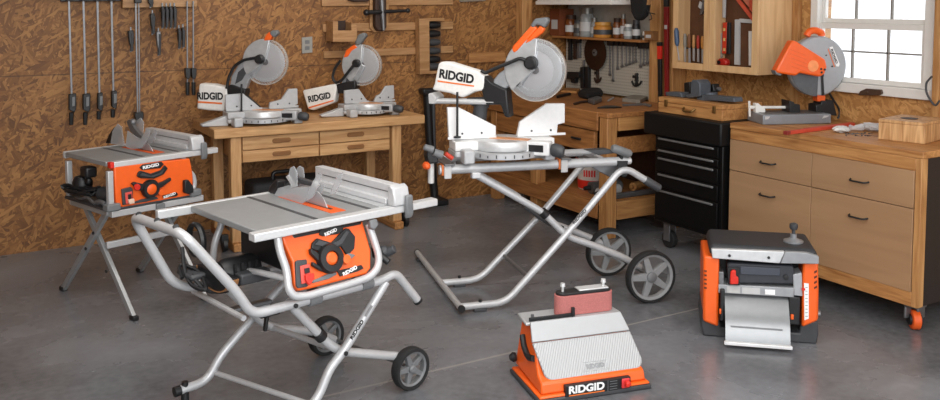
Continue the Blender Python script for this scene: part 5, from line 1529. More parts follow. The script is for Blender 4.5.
ln1 = mt(-.035, [(1.225, .655), (1.065, .752), (.735, .398), (.37, .033), (.112, .033)])
mb = MB(); mb.tube(ln1, rr, .07, 14, 6); lg = mb.build('long_leg', TUBE, t)
lf1 = mt(.40, [(1.225, .655), (1.065, .752), (.735, .398), (.345, .03), (.112, .03)])
mb = MB(); mb.tube(lf1, rr, .07, 14, 6); mb.build('long_leg', TUBE, t)
for v in (-.035, .40):
    mb = MB(); a, b = lpt(MM, 1.20, v, .67), lpt(MM, 1.295, v, .612); mb.sweep([a, a + (b - a) * .04, b - (b - a) * .06, b], [.021, .024, .024, .018], 14); mb.build('hand_grip', DGREY, t)
bq = Pl(N0.P + N0.N * (rr + .006), MU)
a_, b_ = bq.ab(572, 224); a2, b2 = bq.ab(590, 205)
text('RIDGID', bq, 579.5, 216.5, .105, mat('grey_ink', (74, 74, 76), .6), lg, .0, .02, math.degrees(math.atan2(b2 - b_, a2 - a_)))
for v in (-.012, .375):
    l2 = mt(v, [(.205, .748), (.59, .518), (.74, .368), (.885, .312), (1.10, .215), (1.19, .155)])
    mb = MB(); mb.tube(l2, rr, .06, 14, 6); mb.build('short_leg', TUBE, t)
    mb = MB(MM); mb.box(.18, .23, v - .022, v + .022, .728, .762); mb.build('leg_bracket', SILVER, t, .005)
    mb = MB(); c = lpt(MM, .60, v, .508); d = (l2[2] - l2[1]).normalized(); mb.cyl(c - d * .02, c + d * .02, rr * 1.4, None, 12); mb.build('hinge_collar', BLACK, t, .003)
mb = MB(MM); mb.cyl((.112, -.06, .033), (.112, 1.05, .033), .0175, None, 12); mb.build('foot_bar', TUBE, t)
for v in (-.06, 1.05):
    mb = MB(MM); s = -1 if v < 0 else 1; mb.cyl((.112, v, .033), (.112, v + .012 * s, .033), .02, None, 12); mb.build('end_cap', BLACK, t)
for v in (-.035, .40):
    mb = MB(MM); mb.box(.19, .26, v - .018, v + .018, .0005, .016); mb.build('rubber_foot', DGREY, t, .003)
    mb = MB(MM); mb.cyl((.225, v, .05), (.225, v, .064), .009, None, 10); mb.build('foot_bolt', BLACK, t)
mb = MB(MM); mb.box(.09, .135, .95, 1.0, .0005, .0155); mb.build('rubber_foot', DGREY, t, .003)
mb = MB(MM); mb.cyl((.50, -.03, .165), (.50, .40, .165), .013, None, 10); mb.build('stretcher', GREYST, t)
mb = MB(MM); mb.cyl((.74, -.0, .37), (.74, .38, .37), .012, None, 10); mb.build('stretcher', GREYST, t)
mb = MB(); mb.tube(mt(.2, [(.56, .50), (.70, .40), (.80, .36)]), .012, .04, 8); mb.build('release_lever', DGREY, t)
h1, h2 = atz(650.5, 276.5, .1475), atz(608.5, 251.5, .1475)
mb = MB(); mb.cyl(h1 + MV * .03, h2 - MV * .03, .009, None, 10); mb.build('axle', GREYST, t)
WG = mat('wheel_grey', (140, 142, 144), .5)
wheel(t, h1, -MV, .147, .05, rimm=WG, ti=.88)
wheel(t, h2, -MV, .147, .05, rimm=WG, ti=.88)
# saw mount brackets
for u in (.055, .72):
    mb = MB(MM); mb.box(u - .03, u + .03, -.045, .40, .8065, .816); mb.build('mount_bracket', GREYST, t, .003)
    mb = MB(MM); mb.box(u - .028, u + .012, -.034, -.024, .735, .806); mb.build('bracket_jaw', LGREY, t, .004)
    mb = MB(MM); mb.box(u - .04, u - .029, -.03, .03, .752, .81); mb.build('bracket_band', mat('amber_band', (206, 110, 52), .5), t, .003)
# left work support
q = mpl(.0)
mb = MB(); mb.cyl(q.px(431, 183), q.px(431, 160), .017, None, 14); mb.build('support_post', mat('pale_post', (210, 210, 208), .4, .2), t)
mb = MB(); mb.pp(q, [(425.5, 148), (430, 146), (434, 151), (437, 153), (437, 162), (427, 163), (425, 156)], .04, -.04); mb.build('support_clamp', BLACK, t, .008)
mb = MB(); mb.cyl(q.px(424.8, 164.5, .03), q.px(424.8, 164.5, .055), .021, .019, 16); mb.ball(q.px(424.8, 164.5, .055), .017); mb.build('orange_knob', ORANGE_D, t)
mb = MB(); mb.cyl(q.px(423, 146, .03), q.px(431.5, 149, .03), .016, .02, 12); mb.cyl(q.px(432, 151, .04), q.px(440, 154, .04), .02, .024, 12); mb.build('stop_lever', GREYP, t)
mb = MB(); mb.cyl(q.px(443, 152, .05), q.px(450, 157, .05), .013, None, 10); mb.build('red_lever', mat('red_lever_m', (190, 60, 40), .5), t)
# right work support
mb = MB(); mb.sweep([q.px(610.5, 147.5, .02), q.px(613, 148, .02), q.px(627, 153, .02), q.px(629, 154, .02)], [.018, .025, .025, .018], 14); mb.build('work_roller', GREYP, t)
mb = MB(); mb.cyl(q.px(620, 154, .01), q.px(620.5, 160, .01), .012, None, 10); mb.pp(q, [(615, 160), (626, 160), (625, 166), (616, 166)], .03, -.03); mb.build('roller_post', BLACK, t, .003)
mb = MB(); mb.pp(q, [(586, 150.5), (608, 149), (619, 152.5), (598, 155)], .01, -.06); mb.build('mount_handle', DGREY, t, .006)
mb = MB(); mb.pp(q, [(590, 166), (598, 164), (618, 166), (622, 174), (612, 178), (600, 172)], -.02, -.05); mb.build('latch_plate', GREYST, t, .004)


# ------------------------------------------------------------------ miter saws
def miter_saw(lab, P0, az, w, haz, miter, sp):
    P0 = Vector(P0)
    M = Matrix.Translation(P0) @ Matrix.Rotation(math.radians(az), 4, 'Z')
    t = thing('miter_saw', lab, 'miter saw', P0, az)
    k = w / .28
    MZ = M @ Matrix.Scale(sp['h'] / .0905, 4, (0, 0, 1))
    mb = MB(MZ)
    mb.prism([(-w, -.05), (-w, .11), (w, .11), (w, -.05), (w * .72, -.06), (w * .55, -.11), (-w * .55, -.11), (-w * .72, -.06)], lambda a, b, d: (a, b, d), .018, .046)
    mb.build('base', CAST, t, .008)
    for s in (-1, 1):
        mb = MB(MZ); mb.prism([(s * .15 * k, -.045), (s * w * 1.0, -.05), (s * w * 1.0, .085), (s * .15 * k, .085)], lambda a, b, d: (a, b, d), .0465, .089); mb.build('table_wing', CAST if not sp.get('white') else CASTW, t, .006)
        mb = MB(MZ); mb.box(s * w * .80 - .03, s * w * .80 + .03, -.135, -.052, .0005, .06); mb.build('foot', CAST, t, .008)
        mb = MB(MZ); mb.box(s * w * .8 - .03, s * w * .8 + .03, .07, .13, .0005, .0175); mb.build('foot', CAST, t, .004)
    if sp.get('stab'):
        mb = MB(MZ); mb.prism([(-w * .95, .0), (-w - .16, .005), (-w - .17, .02), (-w - .06, .05), (-w * .95, .07)], lambda a, b, d: (a, d, b), -.02, .04); mb.build('stabilizer_foot', CAST, t, .006)
    mb = MB(MZ); mb.lathe([(0, .047), (.155 * k, .047), (.16 * k, .053), (.16 * k, .083), (.155 * k, .09), (0, .09)], (0, 0, 0), (0, 0, 1), 48); mb.build('turntable', SILVER, t)
    mb = MB(MZ); mb.lathe([(.165 * k, .018), (.195 * k, .02), (.195 * k, .045), (.165 * k, .046), (.165 * k, .018)], (0, 0, 0), (0, 0, 1), 40, PI, 2 * PI, (1, 0, 0)); mb.build('scale_arc', CAST, t, .002)
    mb = MB(MZ)
    for j in range(13):
        a = PI + (j + .5) * PI / 13
        x, y = math.cos(a) * .1955 * k, math.sin(a) * .1955 * k
        mb.box(-.003, .003, -.002, .002, .026, .036 if j % 2 else .041, Matrix.Translation((x, y, 0)) @ Matrix.Rotation(a + PI / 2, 4, 'Z'))
    mb.build('scale_marks', DGREY, t)
    MR = MZ @ Matrix.Rotation(math.radians(miter), 4, 'Z')
    mb = MB(MR); mb.box(-.03, .03, -.15 * k, .12 * k, .0902, .093); mb.build('kerf_plate', mat('kerf_tan', (206, 146, 104), .6), t)
    mb = MB(MR); mb.prism([(-.045, -.13 * k), (.045, -.13 * k), (.038, -.27 * k), (-.038, -.27 * k)], lambda a, b, d: (a, b, d), .028, .0895); ma = mb.build('miter_arm', CASTW if sp.get('white') else CAST, t, .008)
    mb = MB(MR); mb.box(.0385, .0445, -.24 * k, -.16 * k, .045, .075); mb.box(-.0445, -.0405, -.24 * k, -.16 * k, .045, .075); mb.build('arm_label', BLACK, ma)
    mb = MB(MR); mb.lathe([(0, 0), (.022, 0), (.03, .015), (.03, .05), (.022, .07), (0, .072)], (0, -.272 * k, .056), (0, -1, -.15), 16); mb.build('lock_handle', DGREY, ma)
    # fences
    fpl = Pl(M @ Vector((0, .03, -P0.z)), M.to_3x3() @ Vector((1, 0, 0)))
    TZ = sp['h']
    fm = CASTW if sp.get('white') else CAST
    for poly in sp['fences']:
        bot = P0.z + TZ + .0005
        ab = [(a, bot if b < bot + sp.get('thr', .02) else b) for a, b in fpl.poly(poly)]
        mb = MB(); mb.prism(ab, fpl.at, 0, -.024); fo = mb.build('fence', fm, t, .004)
        xs = [a for a, b in ab]; lo = min(xs); hi = max(xs)
        for fx in (.3, .7):
            mb = MB()
            mb.lathe([(0, 0), (.006, 0), (.006, .003), (0, .004)], fpl.at(lo + (hi - lo) * fx, P0.z + TZ + .03), fpl.N, 10)
            mb.build('fence_screw', DGREY, fo)
        mb = MB(); mb.prism([(lo, bot), (hi, bot), (hi, bot + .014), (lo, bot + .014)], fpl.at, .001, .012); mb.build('fence_foot', fm, fo, .002)
    # head
    hp = Pl(P0, haz)
    def H(name, pts, d0, d1, m_, bev=.004):
        mb = MB(); mb.pp(hp, pts, d0, d1); return mb.build(name, m_, t, bev)
    cx, cy, rx = sp['disc']
    ca, cb_ = hp.ab(cx, cy)
    r = abs(hp.ab(cx, cy - rx)[1] - cb_)
    C0 = hp.at(ca, cb_)
    pr = [(0, -.0012), (r * .84, -.0012), (r * .87, 0), (r * .84, .0012), (0, .0012)]
    mb = MB(); mb.lathe(pr, C0, hp.N, 60); b_ = mb.build('saw_blade', STEEL, t)
    mb = MB(); mb.lathe([(0, .0013), (.022, .0013), (.022, .008), (0, .009)], C0, hp.N, 18); mb.build('arbor', GREYST, b_)
    mb = MB(); ir = sp.get('inner', .74)
    mb.lathe([(r * ir, .016), (r * .93, .016), (r, .010), (r, -.016), (r * .93, -.022), (r * ir, -.022)], C0, hp.N, 56)
    mb.build('lower_guard', CLEAR2 if not sp.get('smoke') else SMOKE, t)
    mb = MB(); mb.lathe([(r * .975, .012), (r * 1.0, .012), (r * 1.0, -.018), (r * .975, -.018), (r * .975, .012)], C0, hp.N, 56, 0, 2 * PI); mb.build('guard_rim', clear('rim_plastic_' + str(int(cx)), (214, 206, 196), .55), t)
    a0, a1 = sp['guard']
    mb = MB()
    pts = [(ca + .0 * r, cb_)] + [(ca + r * 1.01 * math.cos(math.radians(a0 + (a1 - a0) * i / 22)), cb_ + r * 1.01 * math.sin(math.radians(a0 + (a1 - a0) * i / 22))) for i in range(23)]
    mb.prism(pts, hp.at, .020, -.03); mb.build('upper_guard', sp['gm'], t, .006)
    hx, hy, hr = sp['hub']
    rr_ = abs(hp.ab(hx, hy - hr)[1] - hp.ab(hx, hy)[1])
    mb = MB(); mb.lathe([(0, .021), (rr_ * 1.1, .021), (rr_, .05), (rr_ * .7, .058), (0, .058)], hp.px(hx, hy), hp.N, 24); mb.build('hub_cover', BLACK, t)
    mb = MB(); mb.lathe([(0, -.031), (.05 * k, -.031), (.05 * k, -.15), (.042 * k, -.165), (0, -.165)], C0 + hp.B * .02 - hp.A * .03, hp.N, 24); mb.build('motor', DGREY, t)
    H('arm', sp['arm'], .016, -.035, sp['am'], .008)
    if sp.get('arm2'):
        H('arm_recess', sp['arm2'], .0165, .0195, DGREY, .002)
    H('pivot_housing', sp['pivot'], .045, -.05, BLACK, .008)
    mb = MB(); mb.tube([hp.px(x, y, .045) for x, y in sp['lever']], .0105, .03, 10); mb.build('guard_lever', BLACK, t)
    for pts in sp['handle']:
        H('handle', pts, .022, -.022, ORANGE, .008)
    for pts in sp['grip']:
        H('handle_grip', pts, .026, -.026, GREYP, .01)
    # dust bag
    bp = hp.off(.045)
    pts = bp.poly(sp['bag'])
    mb = MB(); mb.prism(pts, bp.at, 0, -.09)
    bag = mb.build('dust_bag', CLOTH, t, .014, 4)
    tx, ty, tw, ang = sp['text']
    text('RIDGID', bp, tx, ty, tw, INK, bag, .0025, sp['th'], ang)
    mb = MB(); mb.pp(bp, sp['line'], .0005, .0025); mb.build('orange_stripe', OLINE, bag)
    for pts in sp.get('rails', []):
        mb = MB(); mb.cyl(hp.px(pts[0], pts[1], .03), hp.px(pts[2], pts[3], .03), .0155, None, 14); mb.cyl(hp.px(pts[0], pts[1] + 1, -.05), hp.px(pts[2], pts[3] + 1, -.05), .0155, None, 14); mb.build('slide_rail', SILVER, t)
    for nm, pts, d0, d1, m_ in sp.get('extra', []):
        H(nm, pts, d0, d1, m_)
    # spine joining head to base
    mb = MB(); px, py = sp['root']
    top = hp.px(px, py)
    ps = sp.get('post', 0.0)
    mb.sweep([M @ Vector((ps, .10, .05)), M @ Vector((ps, .15, .10)) * .5 + top * .5 - Vector((0, 0, .03)), top], [.05, .045, .035], 14); mb.build('pivot_post', DGREY, t)
    if sp.get('rod'):
        x, y0, y1 = sp['rod']
        rp_ = fpl.off(.03)
        mb = MB(); mb.cyl(rp_.px(x, y0), rp_.px(x, y1), .0065, None, 10); mb.build('clamp_rod', BLACK, t)
        mb = MB(); mb.cyl(rp_.px(x, y1 - .8), rp_.px(x, y1 + .8), .02, None, 14); mb.build('clamp_foot', BLACK, t)
    return t


STANDZ = .8165
miter_saw('large sliding miter saw on the wheeled stand in the middle of the shop', (2.545, 4.045, STANDZ), MANG, .285, -50, 52, dict(
    h=.112, thr=.042, inner=.62, white=True, smoke=True, disc=(535.5, 70, 31.5), guard=(85, 222), gm=mat('guard_silver', (186, 188, 190), .36, .4), am=GREYST and mat('arm_silver', (164, 167, 171), .4, .35),
    fences=[[(447.5, 107.5), (459, 107.5), (496, 126), (496, 132), (449, 132)], [(517, 131), (520, 122), (547, 103.5), (565, 103.5), (565, 123), (558, 124.5), (557, 131)]],
    hub=(532.5, 62.5, 6.5), arm=[(494, 80), (500, 72.5), (515, 64), (528, 54), (537, 62), (530, 74), (521, 88), (513, 83), (505, 90), (495, 92)],
    arm2=[(512, 82), (518, 86.5), (523, 80), (527, 72), (519, 76)],
    pivot=[(487, 75), (494, 82), (500, 85), (509, 89), (511.5, 117), (507, 116), (503, 104), (488, 104), (484, 90)],
    lever=[(484, 70), (488, 72.5), (500, 67), (523, 57.5), (530, 61)],
    handle=[[(512.5, 49.5), (514, 45.5), (533, 24.5), (538.5, 28), (519, 50.5), (515, 53.5)], [(529, 38), (541, 25.5), (545.5, 28.5), (543, 33), (531.5, 41.5), (524, 45)]],
    grip=[[(531, 25.5), (536, 18.5), (548, 17), (550, 20.5), (545.5, 28), (541, 25.5), (537, 24.5), (534.5, 28.5)]],
    bag=[(431.5, 90), (434, 84), (438, 63.5), (441, 62), (449, 62.5), (478, 71.5), (484, 76), (488, 90), (474, 92), (462, 98), (450, 93.5)],
    text=(456.5, 76.3, .205, -8), th=.052, line=[(437.5, 80.2), (438, 81.8), (474, 86.8), (474.2, 85.4)],
    rails=[(433, 100.5, 496, 101.5)],
    extra=[('rail_end', [(431.5, 93), (435, 92), (440, 97), (438, 103), (432, 103)], .05, -.07, LGREY), ('cable_guard', [(466, 98), (486, 97), (488, 108), (480, 109), (470, 105)], .0, -.03, DGREY)],
    post=-.12, root=(482, 100), rod=(457.3, 92, 137)))

miter_saw('miter saw with raised blade on the left end of the drawer workbench', (1.775, 5.94, BZ + .0006), 0, .26, -38, 52, dict(
    h=.095,
    stab=True, disc=(265.5, 62, 23), guard=(75, 215), gm=mat('guard_silver', (186, 188, 190), .36, .4), am=mat('arm_silver', (164, 167, 171), .4, .35),
    fences=[[(225.5, 95), (243, 93.5), (262, 107), (262, 112), (226, 112)], [(269, 111), (270, 102.5), (281.5, 99.5), (288.5, 89), (297.6, 88.5), (298, 104), (290, 107)]],
    hub=(261.5, 59, 4.5), arm=[(230, 90), (232, 76), (240, 63), (250, 58), (263, 60), (260, 70), (250, 80), (246, 90), (238, 92)],
    arm2=[(236, 84), (239, 72), (246, 66), (249, 70), (243, 80)],
    pivot=[(229, 86), (233, 84), (241, 87), (248, 89), (247, 96), (230, 96)],
    lever=[(229.5, 88), (231, 78), (236.5, 66), (246, 59.5), (261, 57)],
    handle=[[(264, 41), (267, 34.5), (270.5, 31.5), (274, 35), (271, 40.5)]], grip=[[(270.2, 33), (273, 30.2), (278, 30), (279.5, 33), (276, 37), (273.5, 37)]],
    bag=[(196.5, 109), (199, 83.5), (213, 84.5), (228, 88), (227, 96), (223.5, 111.5), (208, 110.5)],
    text=(210, 96, .19, 0), th=.052, line=[(198, 101), (198, 102.8), (222, 104.3), (222.2, 102.6)],
    root=(238, 92), rod=(241.5, 84, 112)))

miter_saw('smaller miter saw with raised blade on the right half of the drawer workbench', (2.60, 6.03, BZ + .0006), 0, .21, -44, 46, dict(
    h=.088,
    stab=True, disc=(362, 65, 20.5), guard=(85, 240), gm=mat('guard_silver', (186, 188, 190), .36, .4), am=mat('arm_silver', (164, 167, 171), .4, .35),
    fences=[[(344.5, 90.5), (359, 89), (368.5, 103), (365.5, 106), (345, 106)], [(373.8, 105), (376.8, 95.8), (380.5, 94.3), (385.8, 86), (394, 85.3), (394.5, 98), (386, 101)]],
    hub=(358, 63, 3.8), arm=[(341, 90), (343, 78), (350, 66), (358, 61), (366, 66), (360, 78), (353, 88)],
    arm2=[(346, 84), (348, 76), (354, 72), (355, 77), (350, 84)],
    pivot=[(338.5, 84), (346, 82), (357, 80), (358, 88), (350, 93), (340, 93)],
    lever=[(358, 62.5), (350, 72), (344, 80), (338, 83), (334.5, 77), (337, 68), (343, 60)],
    handle=[[(344, 58), (347, 50), (355, 44.5), (359.5, 47), (353, 51), (349, 57)]], grip=[[(355.5, 43), (359, 34.5), (364.5, 32.3), (367.5, 35), (363, 42), (359.5, 46)]],
    bag=[(302, 90.5), (336, 83.5), (336.5, 88), (334, 103), (313, 110.5), (307.5, 109)],
    text=(319.3, 97.2, .185, 12), th=.05, line=[(308.5, 107), (309, 108.6), (333.5, 101.2), (333.6, 99.8)],
    root=(346, 88)))

# ------------------------------------------------------------------ belt and spindle sander
KO, KANG = Vector((2.03, 2.93, 0)), -12
KM = Matrix.Translation(KO) @ Matrix.Rotation(math.radians(KANG), 4, 'Z')
KU, KV = KM.to_3x3() @ Vector((1, 0, 0)), KM.to_3x3() @ Vector((0, 1, 0))


def kpl(v):
    return Pl(KM @ Vector((0, v, 0)), KU)


t = thing('belt_sander', 'orange benchtop sander with upright pink belt on the floor in front', 'sander', KO + KU * .245 + KV * .15, KANG)
def loft(mb, r0, r1):
    a = [mb._v(p) for p in r0]; b = [mb._v(p) for p in r1]
    mb._face(a[::-1]); mb._face(b)
    n = len(a)
    for i in range(n):
        mb._face([a[i], a[(i + 1) % n], b[(i + 1) % n], b[i]])
def rect(u0, u1, v0, v1, z): return [(u0, v0, z), (u1, v0, z), (u1, v1, z), (u0, v1, z)]
mb = MB(KM); mb.box(-.016, .512, -.024, .32, .0005, .022); mb.build('rubber_base', DGREY, t, .006)
mb = MB(KM); loft(mb, rect(-.012, .508, -.022, .316, .0225), rect(-.006, .502, -.016, .31, .034)); mb.build('base_flange', ORANGE, t, .006)
mb = MB(KM)
prof = [(-.006, .0345), (.004, .080), (.05, .098), (.125, .205), (.17, .262), (.285, .262), (.305, .0505)]
L0 = [mb._v((.004 + .03 * min(1, (z - .05) / .25), v, z)) for v, z in prof]
L1 = [mb._v((.492 - .03 * min(1, (z - .05) / .25), v, z)) for v, z in prof]
mb._face(L0[::-1]); mb._face(L1)
for i in range(len(prof)):
    j = (i + 1) % len(prof)
    mb._face([L0[i], L0[j], L1[j], L1[i]])
mb.build('body', ORANGE, t, .008)
# folding table: two sloped leaves and the flat top
def sheet(name, pa, pb, u0a, u1a, u0b, u1b, th, m_, bev=.006, corner=0):
    mb = MB(KM)
    pa, pb = Vector((0,) + pa), Vector((0,) + pb)
    d = (pb - pa).normalized(); n = Vector((0, -d.z, d.y))
    c = []
    L = (pb - pa).length
    if corner:
        pts = [(u0a + corner, 0), (u1a - corner, 0)] + [(u1a - corner + corner * math.sin(math.radians(x)), corner - corner * math.cos(math.radians(x))) for x in (25, 50, 70, 90)] + [(u1b, L), (u0b, L)] + [(u0a + corner - corner * math.sin(math.radians(x)), corner - corner * math.cos(math.radians(x))) for x in (90, 70, 50, 25)]
    else:
        pts = [(u0a, 0), (u1a, 0), (u1b, L), (u0b, L)]
    mb.prism(pts, lambda a, b, dd: pa + Vector((a, 0, 0)) + d * b + n * dd, 0, th)
    return mb.build(name, m_, t, bev)
TABW = mat('sander_table', (182, 184, 186), .42, .3, .02)
def ribbed():
    m, nt, b = nodes('ribbed_aluminium')
    b.inputs['Base Color'].default_value = lin((176, 178, 180)); b.inputs['Metallic'].default_value = .3; b.inputs['Roughness'].default_value = .42
    tc = nt.nodes.new('ShaderNodeTexCoord'); mp = nt.nodes.new('ShaderNodeMapping'); mp.inputs['Rotation'].default_value = (0, 0, math.radians(38))
    wv = nt.nodes.new('ShaderNodeTexWave'); wv.inputs['Scale'].default_value = 34; wv.inputs['Distortion'].default_value = 0
    bp = nt.nodes.new('ShaderNodeBump'); bp.inputs['Strength'].default_value = .5; bp.inputs['Distance'].default_value = .003
    nt.links.new(tc.outputs['Object'], mp.inputs[0]); nt.links.new(mp.outputs[0], wv.inputs[0]); nt.links.new(wv.outputs['Fac'], bp.inputs['Height']); nt.links.new(bp.outputs[0], b.inputs['Normal'])
    return m
sheet('lower_leaf', (.024, .074), (.118, .208), .03, .497, .008, .475, .014, ribbed(), .005, .04)
sheet('upper_leaf', (.1195, .2105), (.166, .283), .008, .475, .018, .452, .014, TABW, .004)
mb = MB(KM); mb.prism([(.0, .166), (.462, .166), (.455, .30), (.012, .30)], lambda a, b, d: (a, b, d), .268, .2825); mb.build('top_plate', TABW, t, .005)
pa, pb = Vector((0, .024, .074)), Vector((0, .118, .208)); d_ = (pb - pa).normalized()
lf = Pl(KM @ (pa + Vector((0, -d_.z, d_.y)) * .0142), KU, KM.to_3x3() @ d_)
mb = MB()
f_ = [(582.5, 362.5), (607.5, 359.5), (608.3, 368.5), (583.2, 371.5)]
ab = lf.poly(f_)
for i in range(4):
    p, q_ = lf.at(*ab[i]), lf.at(*ab[(i + 1) % 4])
    mb.cyl(p, q_, .0018, None, 6)
mb.build('embossed_frame', TABW, t)
text('RIDGID', lf, 595.4, 365.5, .085, mat('emboss_grey', (150, 152, 154), .4, .3), t, .0015, .02, 1)
# belt drum
bu0, bu1, bv, bz0, bz1, br = .162, .44, .225, .284, .372, .036
out = [(bu1 - br + br * math.cos(math.radians(a)), bv + br * math.sin(math.radians(a))) for a in range(-90, 91, 12)] + [(bu0 + br + br * math.cos(math.radians(a)), bv + br * math.sin(math.radians(a))) for a in range(90, 271, 12)]
mb = MB(KM); mb.prism(out, lambda a, b, d: (a, b, d), bz0, bz1); mb.build('sanding_belt', BELT, t, .002)
inn = [((a - .301) * .96 + .301, (b - bv) * .86 + bv) for a, b in out]
mb = MB(KM); mb.prism(inn, lambda a, b, d: (a, b, d), bz1 + .0005, bz1 + .012); mb.build('drum_cap', BLACK, t, .003)
mb = MB(KM); mb.box(.27, .415, bv - .026, bv + .026, bz1 + .0125, bz1 + .02); mb.build('drum_plate', SILVER, t, .003)
for u in (.2, .40):
    mb = MB(KM); mb.cyl((u, bv, bz1 + .012), (u, bv, bz1 + .035), .006, None, 10); mb.cyl((u, bv, bz1 + .035), (u, bv, bz1 + .05), .012, .01, 12); mb.build('drum_bolt', SILVER, t)
q = kpl(.176)
mb = MB(KM); mb.box(.02, .235, .174, .182, .2835, .300); mb.box(.222, .236, .170, .183, .2835, .325); mb.build('work_stop', BLACK, t, .002)
mb = MB(KM); mb.cyl((.045, .2, .283), (.045, .2, .305), .007, None, 10); mb.build('stop_bolt', GREYST, t)
# badge, switch, side slot
q = kpl(.0035)
mb = MB(KM); mb.prism([(.105, .0175), (.41, .0175), (.41, .0675), (.105, .0675)], lambda a, b, d: (a, -.0195 - d, b), -.018, .004); bd = mb.build('badge', BLACK, t, .002)
q = Pl(KM @ Vector((.01, -.0240, -.014)), KU)
text('RIDGID', q, 0, 0, .165, INKW, bd, .0015, .034, 0, ab=(.192, .062))
mb = MB(); mb.prism([(.11, .036), (.275, .036), (.275, .040), (.11, .040)], q.at, .0005, .002); mb.build('orange_stripe', OLINE, bd)
mb = MB(); mb.prism([(.29, .034), (.292, .034), (.292, .08), (.29, .08)], q.at, .0005, .002)
for j in range(4):
    mb.prism([(.30, .04 + j * .011), (.335, .04 + j * .011), (.335, .042 + j * .011), (.30, .042 + j * .011)], q.at, .0005, .002)
mb.build('badge_lines', GREYP, bd)
mb = MB(); mb.prism([(.355, .038), (.392, .038), (.392, .08), (.355, .08)], q.at, .0005, .008); sw = mb.build('switch', mat('switch_red', (222, 60, 62), .45), t, .004)
mb = MB(); mb.prism([(.362, .05), (.38, .046), (.392, .06), (.385, .075), (.366, .072)], q.at, .0085, .028); mb.build('paddle', RED, sw, .006)
sl = Pl(KM @ Vector((.016, 0, 0)), -KV)
mb = MB(KM); mb.tube([(.016, .24, .20), (.008, .205, .165), (.006, .15, .135), (.012, .10, .15)], .014, .05, 8); mb.build('tilt_handle', BLACK, t)
mb = MB(KM); mb.lathe([(0, 0), (.02, 0), (.022, .012), (.012, .026), (0, .027)], (.0, .29, .085), (-1, 0, 0), 16); mb.build('side_knob', BLACK, t)
mb = MB(KM); mb.lathe([(0, 0), (.016, 0), (.018, .012), (.01, .022), (0, .023)], (.464, .12, .19), (1, 0, 0), 16); mb.build('side_knob', BLACK, t)

# ------------------------------------------------------------------ planer
VO, VANG = Vector((3.19, 3.07, 0)), -42
VM = Matrix.Translation(VO) @ Matrix.Rotation(math.radians(VANG), 4, 'Z')
VU, VV = VM.to_3x3() @ Vector((1, 0, 0)), VM.to_3x3() @ Vector((0, 1, 0))
V0 = Pl(VO, VANG)
t = thing('thickness_planer', 'orange and grey benchtop thickness planer on the floor by the tan cabinet', 'planer', VO + VU * .2 + VV * .17, VANG)
def V(name, pts, d0, d1, m_, bev=.004, par=None):
    mb = MB(); mb.pp(V0, pts, d0, d1); return mb.build(name, m_, par or t, bev)
V('side_pillar', [(703.5, 256), (719.5, 257), (719, 285), (718.5, 327.5), (703, 321.5)], 0, -.32, ORANGE, .012)
V('side_pillar', [(803, 262), (818.5, 262), (819, 290), (818.5, 321), (802, 328)], 0, -.32, ORANGE, .012)
mb = MB(VM); mb.prism([(-.062, .0005), (.475, .0005), (.483, .05), (.478, .118), (.40, .105), (.395, .05), (.02, .05), (.012, .10), (-.07, .13), (-.075, .05)], lambda a, b, d: (a, d, b), .03, .33); mb.build('base', DGREY, t, .008)
mb = MB(VM); loft(mb, rect(-.045, .47, -.012, .335, .43), rect(-.03, .455, .01, .32, .478)); mb.build('top_cover', mat('planer_grey', (46, 48, 52), .55, 0, .05), t, .014)
V('front_band', [(711, 247.5), (784, 250.3), (779, 262), (712, 256.8)], .028, .0005, mat('band_silver', (206, 208, 210), .4, .3), .004)
V('front_band', [(784.5, 250.3), (806, 251.3), (818, 255), (818, 262.5), (779.5, 262)], .028, .0005, mat('band_grey', (150, 152, 156), .45, .2), .004)
for px in (729, 768):
    mb = MB(); mb.lathe([(0, .028), (.007, .028), (.007, .031), (0, .032)], V0.px(px, 254 + (px - 729) * .05), V0.N, 10); mb.build('band_bolt', BLACK, t)
mb = MB(VM); mb.box(.005, .405, .14, .16, .06, .428); mb.build('inner_plate', BLACK, t)
V('motor_housing', [(727, 264), (731, 263), (793, 266.2), (794.5, 270), (793.5, 284.7), (738, 284), (728, 281)], -.005, -.12, mat('housing_charcoal', (52, 54, 60), .45), .008)
V('motor_cap', [(740, 266), (780, 268), (780, 276), (740, 274.5)], -.004, .004, mat('housing_blue', (66, 70, 80), .45), .004)
mb = MB(); mb.lathe([(0, 0), (.012, 0), (.012, .01), (0, .012)], V0.px(786, 277), V0.N, 14); mb.build('cap_screw', BLACK, t)
sw = V('switch_box', [(727, 267), (738.5, 267), (739.5, 284.5), (728, 284)], .0, .012, BLACK, .003)
V('switch_paddle', [(730, 271), (731.5, 268.5), (735.5, 268.8), (735.5, 274.5), (738, 276), (738, 282.5), (729.5, 282.8)], .0125, .03, RED, .005, sw)
V('cross_bar', [(718.5, 284.5), (794, 288), (794, 297.5), (718.5, 293)], .0, -.12, mat('bar_grey', (160, 162, 165), .4, .35), .003)
V('bar_label', [(727, 286), (740, 286.7), (740, 293.3), (727, 292.4)], .0005, .002, mat('label_pale', (186, 186, 184), .5), 0)
V('bar_label', [(742, 287.2), (760, 288), (760, 294.3), (742, 293.4)], .0005, .002, LGREY, 0)
V('bar_label', [(765, 289.3), (775, 289.8), (775, 294.8), (765, 294.3)], .0005, .002, INKW, 0)
V('elevation_post', [(793, 275), (802, 273), (803, 297), (794, 296)], -.005, -.1, mat('post_grey', (170, 172, 176), .4, .3), .004)
V('side_plate', [(718.8, 272), (724, 272), (724, 292.5), (718.8, 292)], -.002, -.1, GREYST, .003)
sc = V('depth_scale', [(804, 283), (808.6, 283.5), (808.6, 318.5), (804.3, 320)], .001, .003, INKW, 0)
mb = MB()
